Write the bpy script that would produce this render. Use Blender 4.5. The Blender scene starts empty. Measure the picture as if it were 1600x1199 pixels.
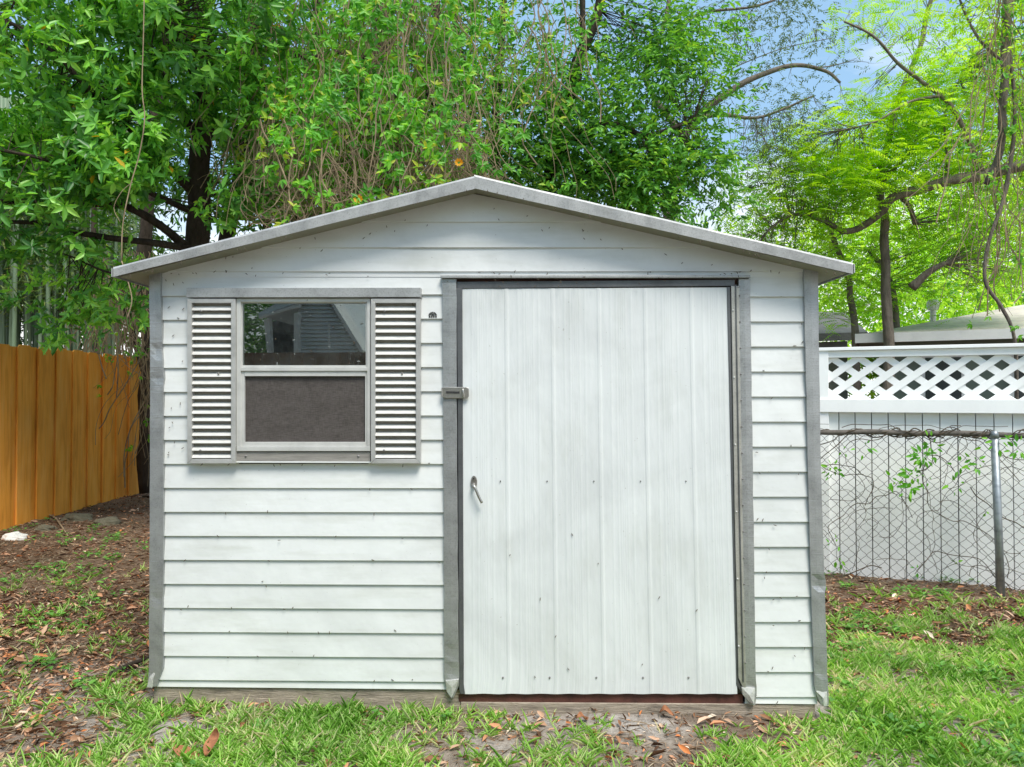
import bpy, math, random
import numpy as np
from mathutils import Vector, noise as mnoise
random.seed(7); RNG = np.random.default_rng(11)
sc = bpy.context.scene; COL = sc.collection
R = math.radians
# ------------------------------------------------------------------ camera model (photo coordinates 1600 x 1199)
F = 1100.0; PITCH = R(1.0); CZ = 1.42
cp, sp = math.cos(PITCH), math.sin(PITCH)
def ray(px, py):
    u = (px-800)/F; v = (599.5-py)/F
    return (u, cp - v*sp, sp + v*cp)
def P(px, py, Y):
    d = ray(px, py); t = Y/d[1]
    return Vector((d[0]*t, Y, CZ + d[2]*t))
D0, K = 3.18, 0.04                       # front wall of the shed: Y = D0 - K*X
NRM = Vector((K, 1, 0)).normalized()     # points away from the camera, into the wall
def W(px, py, off=0.0):
    d = ray(px, py); t = (D0-off)/(d[1] + K*d[0])
    return Vector((d[0]*t, d[1]*t, CZ + d[2]*t))
def proj(x, y, z):
    z = z-CZ; depth = y*cp + z*sp; up = -y*sp + z*cp
    return 800 + F*x/depth, 599.5 - F*up/depth
def gz(x, y):
    k = min(max((y-3.3)/2.5, 0), 1)
    return -0.018*max(-9, min(9, x))*k + 0.018*mnoise.noise(Vector((x*1.1, y*1.1, 0))) + 0.006*mnoise.noise(Vector((x*6, y*6, 3)))

# ------------------------------------------------------------------ materials
MATS = {}
def newmat(name):
    m = bpy.data.materials.new(name); m.use_nodes = True
    nt = m.node_tree; b = nt.nodes['Principled BSDF']; MATS[name] = m
    return m, nt, b
def nd(nt, t, **kw):
    n = nt.nodes.new(t)
    for k, v in kw.items():
        if k in n.inputs: n.inputs[k].default_value = v
        else: setattr(n, k, v)
    return n
def ramp(nt, src, stops):
    r = nt.nodes.new('ShaderNodeValToRGB'); e = r.color_ramp.elements
    while len(e) < len(stops): e.new(0.5)
    for el, (p, c) in zip(e, stops):
        el.position = p; el.color = (*c, 1) if len(c) == 3 else c
    nt.links.new(src, r.inputs[0]); return r
def noise_tex(nt, scale, detail=4, rough=.55, stretch=(1,1,1), coord='Object', dist=0.0):
    tc = nt.nodes.new('ShaderNodeTexCoord'); mp = nt.nodes.new('ShaderNodeMapping')
    mp.inputs['Scale'].default_value = stretch
    nt.links.new(tc.outputs[coord], mp.inputs[0])
    n = nd(nt, 'ShaderNodeTexNoise', Scale=scale, Detail=detail, Roughness=rough, Distortion=dist)
    nt.links.new(mp.outputs[0], n.inputs['Vector']); return n
def bump(nt, b, h, strength=.3, dist=.01):
    bp = nd(nt, 'ShaderNodeBump', Strength=strength, Distance=dist)
    nt.links.new(h, bp.inputs['Height']); nt.links.new(bp.outputs[0], b.inputs['Normal']); return bp
def mixc(nt, fac, a, b, mode='MIX'):
    m = nt.nodes.new('ShaderNodeMix'); m.data_type = 'RGBA'; m.blend_type = mode
    for s, v in ((m.inputs[0], fac), (m.inputs[6], a), (m.inputs[7], b)):
        if hasattr(v, 'links') or hasattr(v, 'is_linked'): nt.links.new(v, s)
        else: s.default_value = v if isinstance(v, float) else (*v, 1)
    return m.outputs[2]
def simple(name, col, rough=.6, metal=0.0, var=.25, scale=6, stretch=(1,1,1), bmp=.15, bscale=60, spec=.5, bstretch=None, bdist=.004):
    m, nt, b = newmat(name)
    n = noise_tex(nt, scale, 6, .6, stretch)
    dk = tuple(c*(1-var) for c in col); lt = tuple(min(1, c*(1+var*.6)) for c in col)
    r = ramp(nt, n.outputs[0], [(.3, dk), (.5, col), (.72, lt)])
    nt.links.new(r.outputs[0], b.inputs['Base Color'])
    b.inputs['Roughness'].default_value = rough; b.inputs['Metallic'].default_value = metal
    b.inputs['Specular IOR Level'].default_value = spec
    if bmp:
        n2 = noise_tex(nt, bscale, 3, .6, bstretch or stretch); bump(nt, b, n2.outputs[0], bmp, bdist)
    return m
# painted metal siding: off-white, chalky, faint grime and stains
def siding(name, col, grime=.5, vertical=False):
    m, nt, b = newmat(name)
    n1 = noise_tex(nt, 1.6, 5, .6, (1,1,1), dist=.6)
    n2 = noise_tex(nt, 2.2 if vertical else 5, 6, .6, (2.6,1,1.1) if vertical else (.5,1,3.2))
    n3 = noise_tex(nt, 90, 2, .5)
    g1 = ramp(nt, n1.outputs[0], [(.38, tuple(c*.90 for c in col)), (.56, col), (.8, tuple(min(.9, c*1.04) for c in col))])
    g2 = ramp(nt, n2.outputs[0], [(.28, (.84,.84,.80)), (.5, (1,1,1))])
    c = mixc(nt, grime, g1.outputs[0], g2.outputs[0], 'MULTIPLY')
    g3 = ramp(nt, n3.outputs[0], [(.22, (.55,.52,.47)), (.27, (1,1,1))])
    c = mixc(nt, .6, c, g3.outputs[0], 'MULTIPLY')
    nt.links.new(c, b.inputs['Base Color']); b.inputs['Roughness'].default_value = .5
    b.inputs['Specular IOR Level'].default_value = .35
    n4 = noise_tex(nt, 7, 3, .5, (2.5,1,.5) if vertical else (1,1,1)); bp = bump(nt, b, n4.outputs[0], .42, .012)
    return m
siding('white siding', (.71,.732,.718), .75)
siding('door paint', (.69,.72,.715), .6, True)
def galv(name, col, emboss=True, speck=.7, metal=.55, rough=.42):
    m, nt, b = newmat(name)
    n1 = noise_tex(nt, 8, 6, .65, (1,1,1), dist=.4)
    v = nt.nodes.new('ShaderNodeTexNoise'); v.inputs['Scale'].default_value = 160; v.inputs['Detail'].default_value = 2
    tc = nt.nodes.new('ShaderNodeTexCoord'); nt.links.new(tc.outputs['Object'], v.inputs['Vector'])
    r1 = ramp(nt, n1.outputs[0], [(.3, tuple(c*.72 for c in col)), (.5, col), (.75, tuple(min(.9, c*1.22) for c in col))])
    r2 = ramp(nt, v.outputs[0], [(.3, (.75,.75,.73)), (.5, (1,1,1)), (.74, (1.0,1.0,1.0))])
    c = mixc(nt, speck, r1.outputs[0], r2.outputs[0], 'MULTIPLY')
    nt.links.new(c, b.inputs['Base Color'])
    b.inputs['Metallic'].default_value = metal; b.inputs['Roughness'].default_value = rough
    n3 = noise_tex(nt, 14 if emboss else 9, 4, .6, (1,1,16) if emboss else (1,1,1))
    bump(nt, b, n3.outputs[0], .32 if emboss else .25, .004)
    return m
galv('galvanised trim', (.37,.38,.38))
galv('fascia metal', (.45,.455,.45), False, .9, .35, .55)
galv('flashing metal', (.40,.405,.40), False, .9, .45, .5)
galv('dark frame metal', (.13,.135,.14), False, .5, .5, .5)
galv('hinge metal', (.46,.45,.41), False, .6, .5, .45)
galv('hardware metal', (.45,.44,.41), False, .8, .8, .35)
galv('bare torn metal', (.60,.60,.58), False, .9, .35, .5)
simple('window aluminium', (.60,.60,.57), .45, .25, .15, 12, bmp=.1)
simple('louvre white', (.62,.615,.58), .5, 0, .14, 25, (1,1,3), bmp=.1)
simple('shutter frame', (.46,.46,.44), .5, .3, .2, 15)
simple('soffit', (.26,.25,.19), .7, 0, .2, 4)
simple('rust rail', (.10,.035,.025), .7, 0, .5, 14, (1,1,1), .5, 80)
simple('weathered wood', (.38,.32,.25), .85, 0, .5, 7, (1,1,9), .8, 30, bstretch=(.6,1,14), bdist=.012)
simple('shutter back', (.30,.29,.25), .9, 0, .2, 6)
simple('sill board', (.27,.255,.23), .8, 0, .3, 8, (1,1,9), .4, 30)
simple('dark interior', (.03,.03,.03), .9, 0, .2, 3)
simple('black mark', (.03,.03,.03), .6)
simple('bagworm', (.09,.07,.045), .9, 0, .5, 60)
simple('screw head', (.22,.215,.21), .5, .5)
simple('vinyl white', (.88,.89,.88), .4, 0, .07, 3, (1,1,.4), .05, 20)
simple('chain galvanised', (.13,.125,.115), .6, .3, .4, 20)
simple('rusty rail', (.115,.10,.085), .8, .1, .5, 22, (1,1,1), .6, 90)
simple('post steel', (.30,.33,.35), .45, .6, .3, 12, (1,1,2), .2, 50)
simple('bark dark', (.055,.043,.033), .95, 0, .5, 12, (1,1,.3), .9, 26, spec=.2, bdist=.03)
simple('bark grey', (.20,.17,.14), .95, 0, .45, 12, (1,1,.3), .9, 26, spec=.2, bdist=.03)
simple('vine stem', (.29,.22,.14), .9, 0, .45, 9, spec=.2)
simple('dark stem', (.09,.07,.05), .9, 0, .45, 9, spec=.2)
simple('bamboo', (.16,.23,.14), .5, 0, .4, 7, (1,1,.15), .1)
simple('rock', (.13,.12,.08), .95, 0, .4, 9, bmp=.8, bscale=20, bdist=.02)
simple('rubble white', (.62,.62,.59), .9, 0, .25, 12, bmp=.6, bscale=30, bdist=.01)
simple('shingles', (.55,.49,.43), .9, 0, .3, 3, (1,1,1), .5, 22, bdist=.02)
simple('dark shingles', (.11,.11,.11), .9, 0, .35, 3, (1,1,1), .5, 22, bdist=.02)
simple('green stucco', (.16,.20,.165), .9, 0, .15, 2)
simple('pale stucco', (.30,.31,.29), .9, 0, .12, 2)
simple('trim white', (.72,.72,.70), .6, 0, .1, 4)
simple('house siding', (.62,.66,.68), .6, 0, .1, 2)
simple('brown fence', (.20,.10,.055), .8, 0, .35, 4, (3,3,.4))
simple('window dark', (.05,.055,.06), .15, 0, .2, 2)
# orange stained boards
m, nt, b = newmat('orange stain')
n1 = noise_tex(nt, 3, 5, .6, (4,4,.5), dist=.3); n2 = noise_tex(nt, 22, 5, .6, (2,2,.12)); n3 = noise_tex(nt, 1.3, 3, .5)
r1 = ramp(nt, n1.outputs[0], [(.25, (.66,.245,.03)), (.5, (.90,.37,.05)), (.8, (.92,.45,.11))])
r2 = ramp(nt, n2.outputs[0], [(.3, (.72,.66,.6)), (.55, (1,1,1))])
r3 = ramp(nt, n3.outputs[0], [(.35, (.78,.76,.70)), (.6, (1,1,1))])
c = mixc(nt, .5, r1.outputs[0], r2.outputs[0], 'MULTIPLY'); c = mixc(nt, .6, c, r3.outputs[0], 'MULTIPLY')
nt.links.new(c, b.inputs['Base Color']); b.inputs['Roughness'].default_value = .75; b.inputs['Specular IOR Level'].default_value = .25
bump(nt, b, n2.outputs[0], .4, .004)
# leaves: diffuse + translucent, colour by per-leaf value
def leafmat(name, stops, trans=.35, rough=.45, spec=.4):
    m, nt, b = newmat(name)
    a = nt.nodes.new('ShaderNodeAttribute'); a.attribute_name = 'rnd'
    r = ramp(nt, a.outputs['Fac'], stops)
    n = noise_tex(nt, 1.5, 2, .5); rr = ramp(nt, n.outputs[0], [(.35, (.72,.8,.72)), (.62, (1.12,1.08,1.0))])
    c = mixc(nt, .7, r.outputs[0], rr.outputs[0], 'MULTIPLY')
    nt.links.new(c, b.inputs['Base Color'])
    b.inputs['Roughness'].default_value = rough; b.inputs['Specular IOR Level'].default_value = spec
    t = nt.nodes.new('ShaderNodeBsdfTranslucent')
    hs = nd(nt, 'ShaderNodeHueSaturation', Hue=.478, Saturation=1.1, Value=1.6); nt.links.new(c, hs.inputs['Color'])
    nt.links.new(hs.outputs[0], t.inputs[0])
    mx = nd(nt, 'ShaderNodeMixShader', Fac=trans)
    nt.links.new(b.outputs[0], mx.inputs[1]); nt.links.new(t.outputs[0], mx.inputs[2])
    nt.links.new(mx.outputs[0], nt.nodes['Material Output'].inputs['Surface']); return m
leafmat('laurel leaf', [(0,(.045,.17,.03)),(.35,(.11,.34,.05)),(.7,(.24,.58,.08)),(.975,(.42,.76,.14)),(1,(.7,.45,.03))], .36, .38, .45)
leafmat('vine leaf', [(0,(.07,.28,.03)),(.5,(.15,.46,.045)),(.9,(.30,.62,.06)),(1,(.50,.58,.07))], .45)
leafmat('oak leaf', [(0,(.045,.17,.035)),(.5,(.11,.34,.05)),(.9,(.24,.54,.08)),(1,(.36,.58,.08))], .36, .4, .45)
leafmat('willow leaf', [(0,(.06,.11,.04)),(.5,(.10,.17,.06)),(1,(.17,.24,.08))], .35)
leafmat('lime leaf', [(0,(.18,.44,.03)),(.5,(.32,.60,.05)),(1,(.52,.76,.12))], .5)
leafmat('far leaf', [(0,(.025,.085,.015)),(.5,(.06,.16,.03)),(1,(.15,.30,.05))], .4)
leafmat('far lime leaf', [(0,(.22,.48,.05)),(.5,(.42,.68,.09)),(1,(.62,.82,.18))], .5)
leafmat('bamboo leaf', [(0,(.07,.16,.05)),(.5,(.13,.25,.08)),(1,(.30,.36,.12))], .4)
leafmat('grass blade', [(0,(.14,.32,.05)),(.35,(.28,.54,.10)),(.65,(.44,.68,.20)),(.85,(.62,.74,.36)),(1,(.78,.70,.48))], .35, .55, .3)
leafmat('weed leaf', [(0,(.07,.20,.04)),(1,(.18,.42,.07))], .3)
leafmat('dead leaf', [(0,(.06,.03,.018)),(.25,(.17,.085,.045)),(.5,(.36,.18,.10)),(.75,(.56,.38,.27)),(.88,(.60,.21,.07)),(1,(.76,.66,.55))], .08, .75, .2)
leafmat('dry straw', [(0,(.16,.10,.06)),(.5,(.42,.31,.21)),(1,(.72,.60,.46))], .1, .8, .2)
leafmat('blossom', [(0,(.85,.36,.01)),(1,(.9,.55,.03))], .4)
simple('brown leaf', (.34,.15,.075), .8, 0, .45, 30, (1,1,1), .3, 60, spec=.2)
# soil
m, nt, b = newmat('soil')
n1 = noise_tex(nt, .9, 6, .6, dist=.5); n2 = noise_tex(nt, 16, 8, .7); n3 = noise_tex(nt, 110, 3, .6)
r1 = ramp(nt, n1.outputs[0], [(.36, (.19,.13,.09)), (.5, (.34,.29,.24)), (.62, (.52,.49,.46))])
r2 = ramp(nt, n2.outputs[0], [(.30, (.38,.34,.30)), (.5, (.85,.84,.82)), (.7, (1.1,1.1,1.1))])
r3 = ramp(nt, n3.outputs[0], [(.3, (.6,.58,.55)), (.55, (1,1,1))])
hum = nt.nodes.new('ShaderNodeAttribute'); hum.attribute_name = 'humus'
rh = ramp(nt, n1.outputs[0], [(.35, (.13,.085,.055)), (.65, (.25,.175,.125))])
c0 = mixc(nt, hum.outputs['Fac'], r1.outputs[0], rh.outputs[0])
c = mixc(nt, .9, c0, r2.outputs[0], 'MULTIPLY'); c = mixc(nt, .8, c, r3.outputs[0], 'MULTIPLY')
nt.links.new(c, b.inputs['Base Color']); b.inputs['Roughness'].default_value = .95; b.inputs['Specular IOR Level'].default_value = .15
bump(nt, b, n2.outputs[0], .9, .03)
# window glass: dusty, mostly reflecting
m, nt, b = newmat('window glass')
nt.nodes.remove(b)
tr = nd(nt, 'ShaderNodeBsdfTransparent'); tr.inputs[0].default_value = (.75,.82,.80,1)
gl = nd(nt, 'ShaderNodeBsdfGlossy', Roughness=.012); gl.inputs[0].default_value = (.95,1,.98,1)
df = nd(nt, 'ShaderNodeBsdfDiffuse'); df.inputs[0].default_value = (.35,.38,.36,1)
lw = nd(nt, 'ShaderNodeLayerWeight', Blend=.28)
ad = nd(nt, 'ShaderNodeMath', operation='ADD'); ad.inputs[1].default_value = .13; nt.links.new(lw.outputs['Fresnel'], ad.inputs[0])
m1 = nt.nodes.new('ShaderNodeMixShader'); nt.links.new(ad.outputs[0], m1.inputs[0]); nt.links.new(tr.outputs[0], m1.inputs[1]); nt.links.new(gl.outputs[0], m1.inputs[2])
dn = noise_tex(nt, 5, 6, .7); dr = ramp(nt, dn.outputs[0], [(.4, (.015,.015,.015)), (.75, (.11,.11,.11))])
dn2 = noise_tex(nt, 70, 2, .5); dr2 = ramp(nt, dn2.outputs[0], [(.70, (0,0,0)), (.73, (.5,.5,.5))])
s = mixc(nt, 1.0, dr.outputs[0], dr2.outputs[0], 'ADD')
m2 = nt.nodes.new('ShaderNodeMixShader'); nt.links.new(s, m2.inputs[0]); nt.links.new(m1.outputs[0], m2.inputs[1]); nt.links.new(df.outputs[0], m2.inputs[2])
nt.links.new(m2.outputs[0], nt.nodes['Material Output'].inputs['Surface'])
# insect screen
m, nt, b = newmat('insect screen')
n1 = noise_tex(nt, 9, 5, .6, (1,1,2)); n2 = noise_tex(nt, 380, 2, .6, (1,1,.1)); n3 = noise_tex(nt, 380, 2, .6, (.1,1,1))
r1 = ramp(nt, n1.outputs[0], [(.3, (.066,.058,.052)), (.7, (.092,.081,.075))])
r2 = ramp(nt, n2.outputs[0], [(.3, (.85,.85,.85)), (.65, (1.15,1.15,1.15))]); r3 = ramp(nt, n3.outputs[0], [(.35, (.8,.8,.8)), (.6, (1.15,1.15,1.15))])
c = mixc(nt, 1.0, r1.outputs[0], r2.outputs[0], 'MULTIPLY'); c = mixc(nt, 1.0, c, r3.outputs[0], 'MULTIPLY')
nt.links.new(c, b.inputs['Base Color']); b.inputs['Roughness'].default_value = .8; b.inputs['Specular IOR Level'].default_value = .2

# ------------------------------------------------------------------ object helpers
def tag(o, label=None, cat=None, group=None, kind=None):
    if label: o['label'] = label
    if cat: o['category'] = cat
    if group: o['group'] = group
    if kind: o['kind'] = kind
    return o
def empty(name, loc, label, cat, group=None, kind=None):
    o = bpy.data.objects.new(name, None); COL.objects.link(o); o.location = loc; o.empty_display_size = .2
    o['_w'] = list(loc)
    return tag(o, label, cat, group, kind)
def wloc(o):
    w = Vector((0,0,0))
    while o is not None:
        w += o.location; o = o.parent
    return w
def finish(me, name, mat, parent, smooth, mats=None):
    for mm in (mats or [mat]): me.materials.append(MATS[mm])
    o = bpy.data.objects.new(name, me); COL.objects.link(o)
    if parent is not None: o.parent = parent
    if smooth: me.polygons.foreach_set('use_smooth', np.ones(len(me.polygons), dtype=bool))
    return o
class MB:
    def __init__(s): s.v = []; s.f = []
    def add(s, vs, fs):
        n = len(s.v); s.v += [tuple(v) for v in vs]; s.f += [tuple(i+n for i in f) for f in fs]
    def slab(s, quad, vec):                    # polygon extruded by vec
        n = len(quad); q = [Vector(v) for v in quad]; b = [v+Vector(vec) for v in q]
        s.add(q+b, [tuple(range(n)), tuple(range(2*n-1, n-1, -1))] + [(i, i+n, (i+1)%n+n, (i+1)%n) for i in range(n)])
    def box(s, c, h, ax=None):                 # centre, half sizes, axes
        ax = ax or (Vector((1,0,0)), Vector((0,1,0)), Vector((0,0,1))); c = Vector(c)
        vs = [c + ax[0]*h[0]*a + ax[1]*h[1]*b_ + ax[2]*h[2]*d for a in (-1,1) for b_ in (-1,1) for d in (-1,1)]
        s.add(vs, [(0,1,3,2),(4,6,7,5),(0,4,5,1),(2,3,7,6),(0,2,6,4),(1,5,7,3)])
    def tube(s, pts, rad, sides=6, cap=True):
        pts = [Vector(p) for p in pts]; n = len(pts)
        if not hasattr(rad, '__len__'): rad = [rad]*n
        ref = Vector((.31,.2,.93)).normalized(); vs = []
        for i in range(n):
            t = (pts[min(i+1,n-1)] - pts[max(i-1,0)])
            if t.length < 1e-9: t = Vector((0,0,1))
            t.normalize(); a = t.cross(ref)
            if a.length < .1: a = t.cross(Vector((1,0,0)))
            a.normalize(); b_ = t.cross(a)
            for k in range(sides):
                an = 2*math.pi*k/sides; vs.append(pts[i] + (a*math.cos(an) + b_*math.sin(an))*rad[i])
        fs = [(i*sides+k, i*sides+(k+1)%sides, (i+1)*sides+(k+1)%sides, (i+1)*sides+k) for i in range(n-1) for k in range(sides)]
        if cap: fs += [tuple(range(sides-1,-1,-1)), tuple(range((n-1)*sides, n*sides))]
        s.add(vs, fs)
    def build(s, name, mat, parent=None, smooth=False, mats=None, bevel=0):
        off = wloc(parent) if parent is not None else Vector((0,0,0))
        me = bpy.data.meshes.new(name); me.from_pydata([(v[0]-off.x, v[1]-off.y, v[2]-off.z) for v in s.v], [], s.f); me.update()
        o = finish(me, name, mat, parent, smooth, mats)
        if bevel:
            bv = o.modifiers.new('bevel', 'BEVEL'); bv.width = bevel; bv.segments = 2; bv.limit_method = 'ANGLE'; bv.angle_limit = R(40)
        return o
def crom(pts, n=6):
    p = [Vector(a) for a in pts]; p = [2*p[0]-p[1]] + p + [2*p[-1]-p[-2]]; out = []
    for i in range(1, len(p)-2):
        for k in range(n):
            t = k/n; a, b_, c_, d = p[i-1], p[i], p[i+1], p[i+2]
            out.append(.5*((2*b_) + (c_-a)*t + (2*a-5*b_+4*c_-d)*t*t + (-a+3*b_-3*c_+d)*t**3))
    out.append(p[-2]); return out
def wob(pts, amp, seed=0.0, fr=2.0):
    return [q + amp*mnoise.noise_vector(q*fr + Vector((seed*3.7, seed, -seed*2))) for q in pts]
def unit(a): return a/np.maximum(np.linalg.norm(a, axis=1, keepdims=True), 1e-9)
def leaves(name, mat, parent, pos, dr, nm, L, Wd, rnd, fold=.18, droop=.12, kind=None):
    pos = np.asarray(pos, float); N = len(pos); dr = unit(np.asarray(dr, float)); nm = np.asarray(nm, float)
    nm = unit(nm - dr*np.sum(nm*dr, axis=1, keepdims=True)); sd = np.cross(dr, nm)
    L = np.broadcast_to(L, N)[:,None]; Wd = np.broadcast_to(Wd, N)[:,None]
    off = np.array(wloc(parent)) if parent is not None else np.zeros(3); p = pos-off
    h = .5*Wd; v = np.empty((N,6,3))
    v[:,0] = p
    v[:,1] = p + dr*L*.32 + sd*h*.95 + nm*h*fold*2
    v[:,2] = p + dr*L*.70 + sd*h*.70 + nm*(h*fold*1.4 - L*droop*.4)
    v[:,3] = p + dr*L - nm*L*droop
    v[:,4] = p + dr*L*.70 - sd*h*.70 + nm*(h*fold*1.4 - L*droop*.4)
    v[:,5] = p + dr*L*.32 - sd*h*.95 + nm*h*fold*2
    base = (np.arange(N)*6)[:,None]
    loops = np.concatenate([base+np.array([[0,1,2,3]]), base+np.array([[0,3,4,5]])], axis=1).ravel()
    me = bpy.data.meshes.new(name)
    me.vertices.add(N*6); me.vertices.foreach_set('co', v.ravel())
    me.loops.add(N*8); me.loops.foreach_set('vertex_index', loops.astype(np.int32))
    me.polygons.add(N*2); me.polygons.foreach_set('loop_start', (np.arange(N*2)*4).astype(np.int32))
    me.update(calc_edges=True); me.validate()
    at = me.attributes.new('rnd', 'FLOAT', 'POINT'); at.data.foreach_set('value', np.repeat(np.asarray(rnd, float), 6))
    o = finish(me, name, mat, parent, False)
    if kind: o['kind'] = kind
    return o

# ------------------------------------------------------------------ ground
def ss(x, a, b):
    t = min(max((x-a)/(b-a), 0), 1); return t*t*(3-2*t)
def ground():
    xs = np.concatenate([[-300,-120,-50,-25,-14,-9], np.arange(-6.5, 6.51, .085), [9,14,25,50,120,300]])
    ys = np.concatenate([[-300,-100,-40,-15,-6,-2,0], np.arange(1.2, 11.01, .085), [14,20,35,70,150,400]])
    v = [(x, y, gz(x, y)) for y in ys for x in xs]; nx = len(xs)
    f = [(j*nx+i, j*nx+i+1, (j+1)*nx+i+1, (j+1)*nx+i) for j in range(len(ys)-1) for i in range(nx-1)]
    me = bpy.data.meshes.new('ground'); me.from_pydata(v, [], f); me.update()
    at = me.attributes.new('humus', 'FLOAT', 'POINT')
    def hum(x, y):                        # dark leaf mould beside and behind the shed, bare sand along its front
        n = mnoise.noise(Vector((x*1.9, y*1.9, 4)))*.35
        if x < -1.5: return min(1, max(0, ss(y + n, 2.9, 4.4)*.95 + .12))
        if x > 1.3: return min(1, max(0, ss(y + n, 3.35, 3.9)*.95))
        return min(1, max(0, n+.05))
    at.data.foreach_set('value', [hum(q[0], q[1]) for q in v])
    o = finish(me, 'ground', 'soil', None, True); o['kind'] = 'structure'
ground()
def inshed(x, y): return -1.72 < x < 1.46 and D0-K*x-.0 < y < 5.8
def gdens(x, y):
    if inshed(x, y) or y > D0-K*x-.02 and -1.72 < x < 1.46: return 0
    px, py = proj(x, y, 0)
    n = mnoise.noise(Vector((x*2.6, y*3.2, 7)))*.5 + mnoise.noise(Vector((x*8, y*8, 2)))*.35
    if px > 1270:
        d = ss(py + n*90, 965, 1050) + .16*ss(py, 900, 960)
    elif px < 150:
        d = .06 + .22*ss(py, 1110, 1200)*(px > 60) + .08*ss(n, 0, .4)
        if py > 1210: d = .5
    elif px < 245:
        d = .07 + .6*ss(py+n*60, 1045, 1120)
    else:
        d = 0
        d += ss(px, 120, 200)*(1-ss(px, 540, 640))*ss(py, 1080, 1115)*.75
        d += (1-abs(px-640)/170 if abs(px-640) < 170 else 0)*ss(py, 1088, 1100)*(1-ss(py,1130,1160))*.75
        d += ss(px, 1140, 1260)*ss(py, 1120, 1170)*.9
        mid = ss(px,560,700)*(1-ss(px,1080,1200))
        d += ss(py+n*60, 1125, 1195)*(.72-.50*mid)
        d += .10-.05*mid
    d *= .12 + 1.3*ss(n, -.20, .22)
    return max(0, min(1, d))
def scatter_ground():
    pos=[];dr=[];nm=[];L=[];Wd=[];rn=[]
    rs = random.Random(3); n=0
    while n < 19000:
        x = rs.uniform(-5.0, 4.6); y = rs.uniform(1.9, 5.6)
        if rs.random() < (y-2.6)*.2 : continue
        if rs.random() > gdens(x, y): continue
        k = rs.randint(4, 9); z = gz(x, y); n += 1
        hue = mnoise.noise(Vector((x*2.2, y*2.2, 9)))*.42
        for _ in range(k):
            a = rs.uniform(0, 6.28); lean = rs.uniform(.15, 1.25)
            pos.append((x+rs.gauss(0,.006), y+rs.gauss(0,.006), z-.003)); dr.append((math.cos(a)*lean, math.sin(a)*lean, 1))
            nm.append((-math.cos(a), -math.sin(a), lean+.3)); l = rs.uniform(.03, .085)*(1.2 if rs.random()<.2 else .8)
            L.append(l); Wd.append(rs.uniform(.0028, .0065)); rn.append(min(1, max(0, rs.betavariate(2,2)+hue+(-.02 if x > 1.3 else 0)+(.4 if rs.random()<.13 else 0))))
    leaves('grass', 'grass blade', None, pos, dr, nm, np.array(L), np.array(Wd), rn, .12, .30)
    o = bpy.data.objects['grass']; tag(o, 'short green lawn grass growing in patches round the shed', 'grass', kind='stuff')
    # leaf litter
    pos=[];dr=[];nm=[];L=[];Wd=[];rn=[]; n=0
    while n < 44000:
        x = rs.uniform(-5.4, 5.2); y = rs.uniform(1.9, 10.0) if rs.random() < .45 else rs.uniform(2.2, 5.0)
        if inshed(x, y) or x < -5.1: continue
        px, py = proj(x, y, 0); d = 1.0
        if px > 1270: d = 1 - .85*ss(py, 1000, 1070)
        elif px > 245: d = .36 + .25*mnoise.noise(Vector((x*4, y*4, 1))) + (.5 if py < 1112 and px < 760 else 0)
        elif px > 120: d = 1-.5*ss(py, 1050, 1120)
        if rs.random() > d: continue
        n += 1; a = rs.uniform(0, 6.28); big = rs.random() < .22
        pos.append((x, y, gz(x, y)+rs.uniform(.001, .018))); dr.append((math.cos(a), math.sin(a), rs.gauss(0,.30)))
        nm.append((rs.gauss(0,.6), rs.gauss(0,.6), 1)); l = rs.uniform(.035, .08) if big else rs.uniform(.014, .042)
        L.append(l); Wd.append(l*rs.uniform(.20, .42)); rn.append(rs.random()**(1.35 if y > 4.3 else .95))
    o = leaves('leaf_litter', 'dead leaf', None, pos, dr, nm, np.array(L), np.array(Wd), rn, .3, .15)
    tag(o, 'brown fallen leaf litter covering the bare soil', 'leaf litter', kind='stuff')
    # straw and thin twigs
    pos=[];dr=[];nm=[];L=[];Wd=[];rn=[]; n=0
    while n < 34000:
        x = rs.uniform(-5.2, 5.0); y = rs.uniform(2.0, 7.5)
        if inshed(x, y): continue
        px, py = proj(x, y, 0)
        if px > 1270 and rs.random() < .6*ss(py, 1000, 1070): continue
        if 245 < px < 1270 and rs.random() < .45: continue
        n += 1; a = rs.uniform(0, 6.28)
        pos.append((x, y, gz(x, y)+rs.uniform(.002, .014))); dr.append((math.cos(a), math.sin(a), rs.gauss(0,.1)))
        nm.append((rs.gauss(0,.3), rs.gauss(0,.3), 1)); L.append(rs.uniform(.03, .13)); Wd.append(rs.uniform(.0018, .004)); rn.append(rs.random())
    o = leaves('dry_straw', 'dry straw', None, pos, dr, nm, np.array(L), np.array(Wd), rn, .1, .12)
    tag(o, 'dry straw and thin dead stems scattered over the soil', 'straw', kind='stuff')
    # low broad weeds
    pos=[];dr=[];nm=[];L=[];Wd=[];rn=[]; n=0
    while n < 1000:
        x = rs.uniform(-4.9, 4.8); y = rs.uniform(2.2, 7.5)
        if inshed(x, y): continue
        px, py = proj(x, y, 0)
        if 245 < px < 1270 and rs.random() < .75: continue
        if px < 245 and rs.random() < .55: continue
        if mnoise.noise(Vector((x*1.6, y*1.6, 5))) < .05 : continue
        n += 1; z = gz(x, y)
        for k in range(rs.randint(5, 12)):
            a = rs.uniform(0, 6.28); q = rs.uniform(0, .05)
            pos.append((x+math.cos(a)*q, y+math.sin(a)*q, z+rs.uniform(.01,.045))); dr.append((math.cos(a), math.sin(a), rs.uniform(-.1,.6)))
            nm.append((rs.gauss(0,.3), rs.gauss(0,.3), 1)); l = rs.uniform(.018, .045); L.append(l); Wd.append(l*rs.uniform(.4,.65)); rn.append(rs.random())
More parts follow.
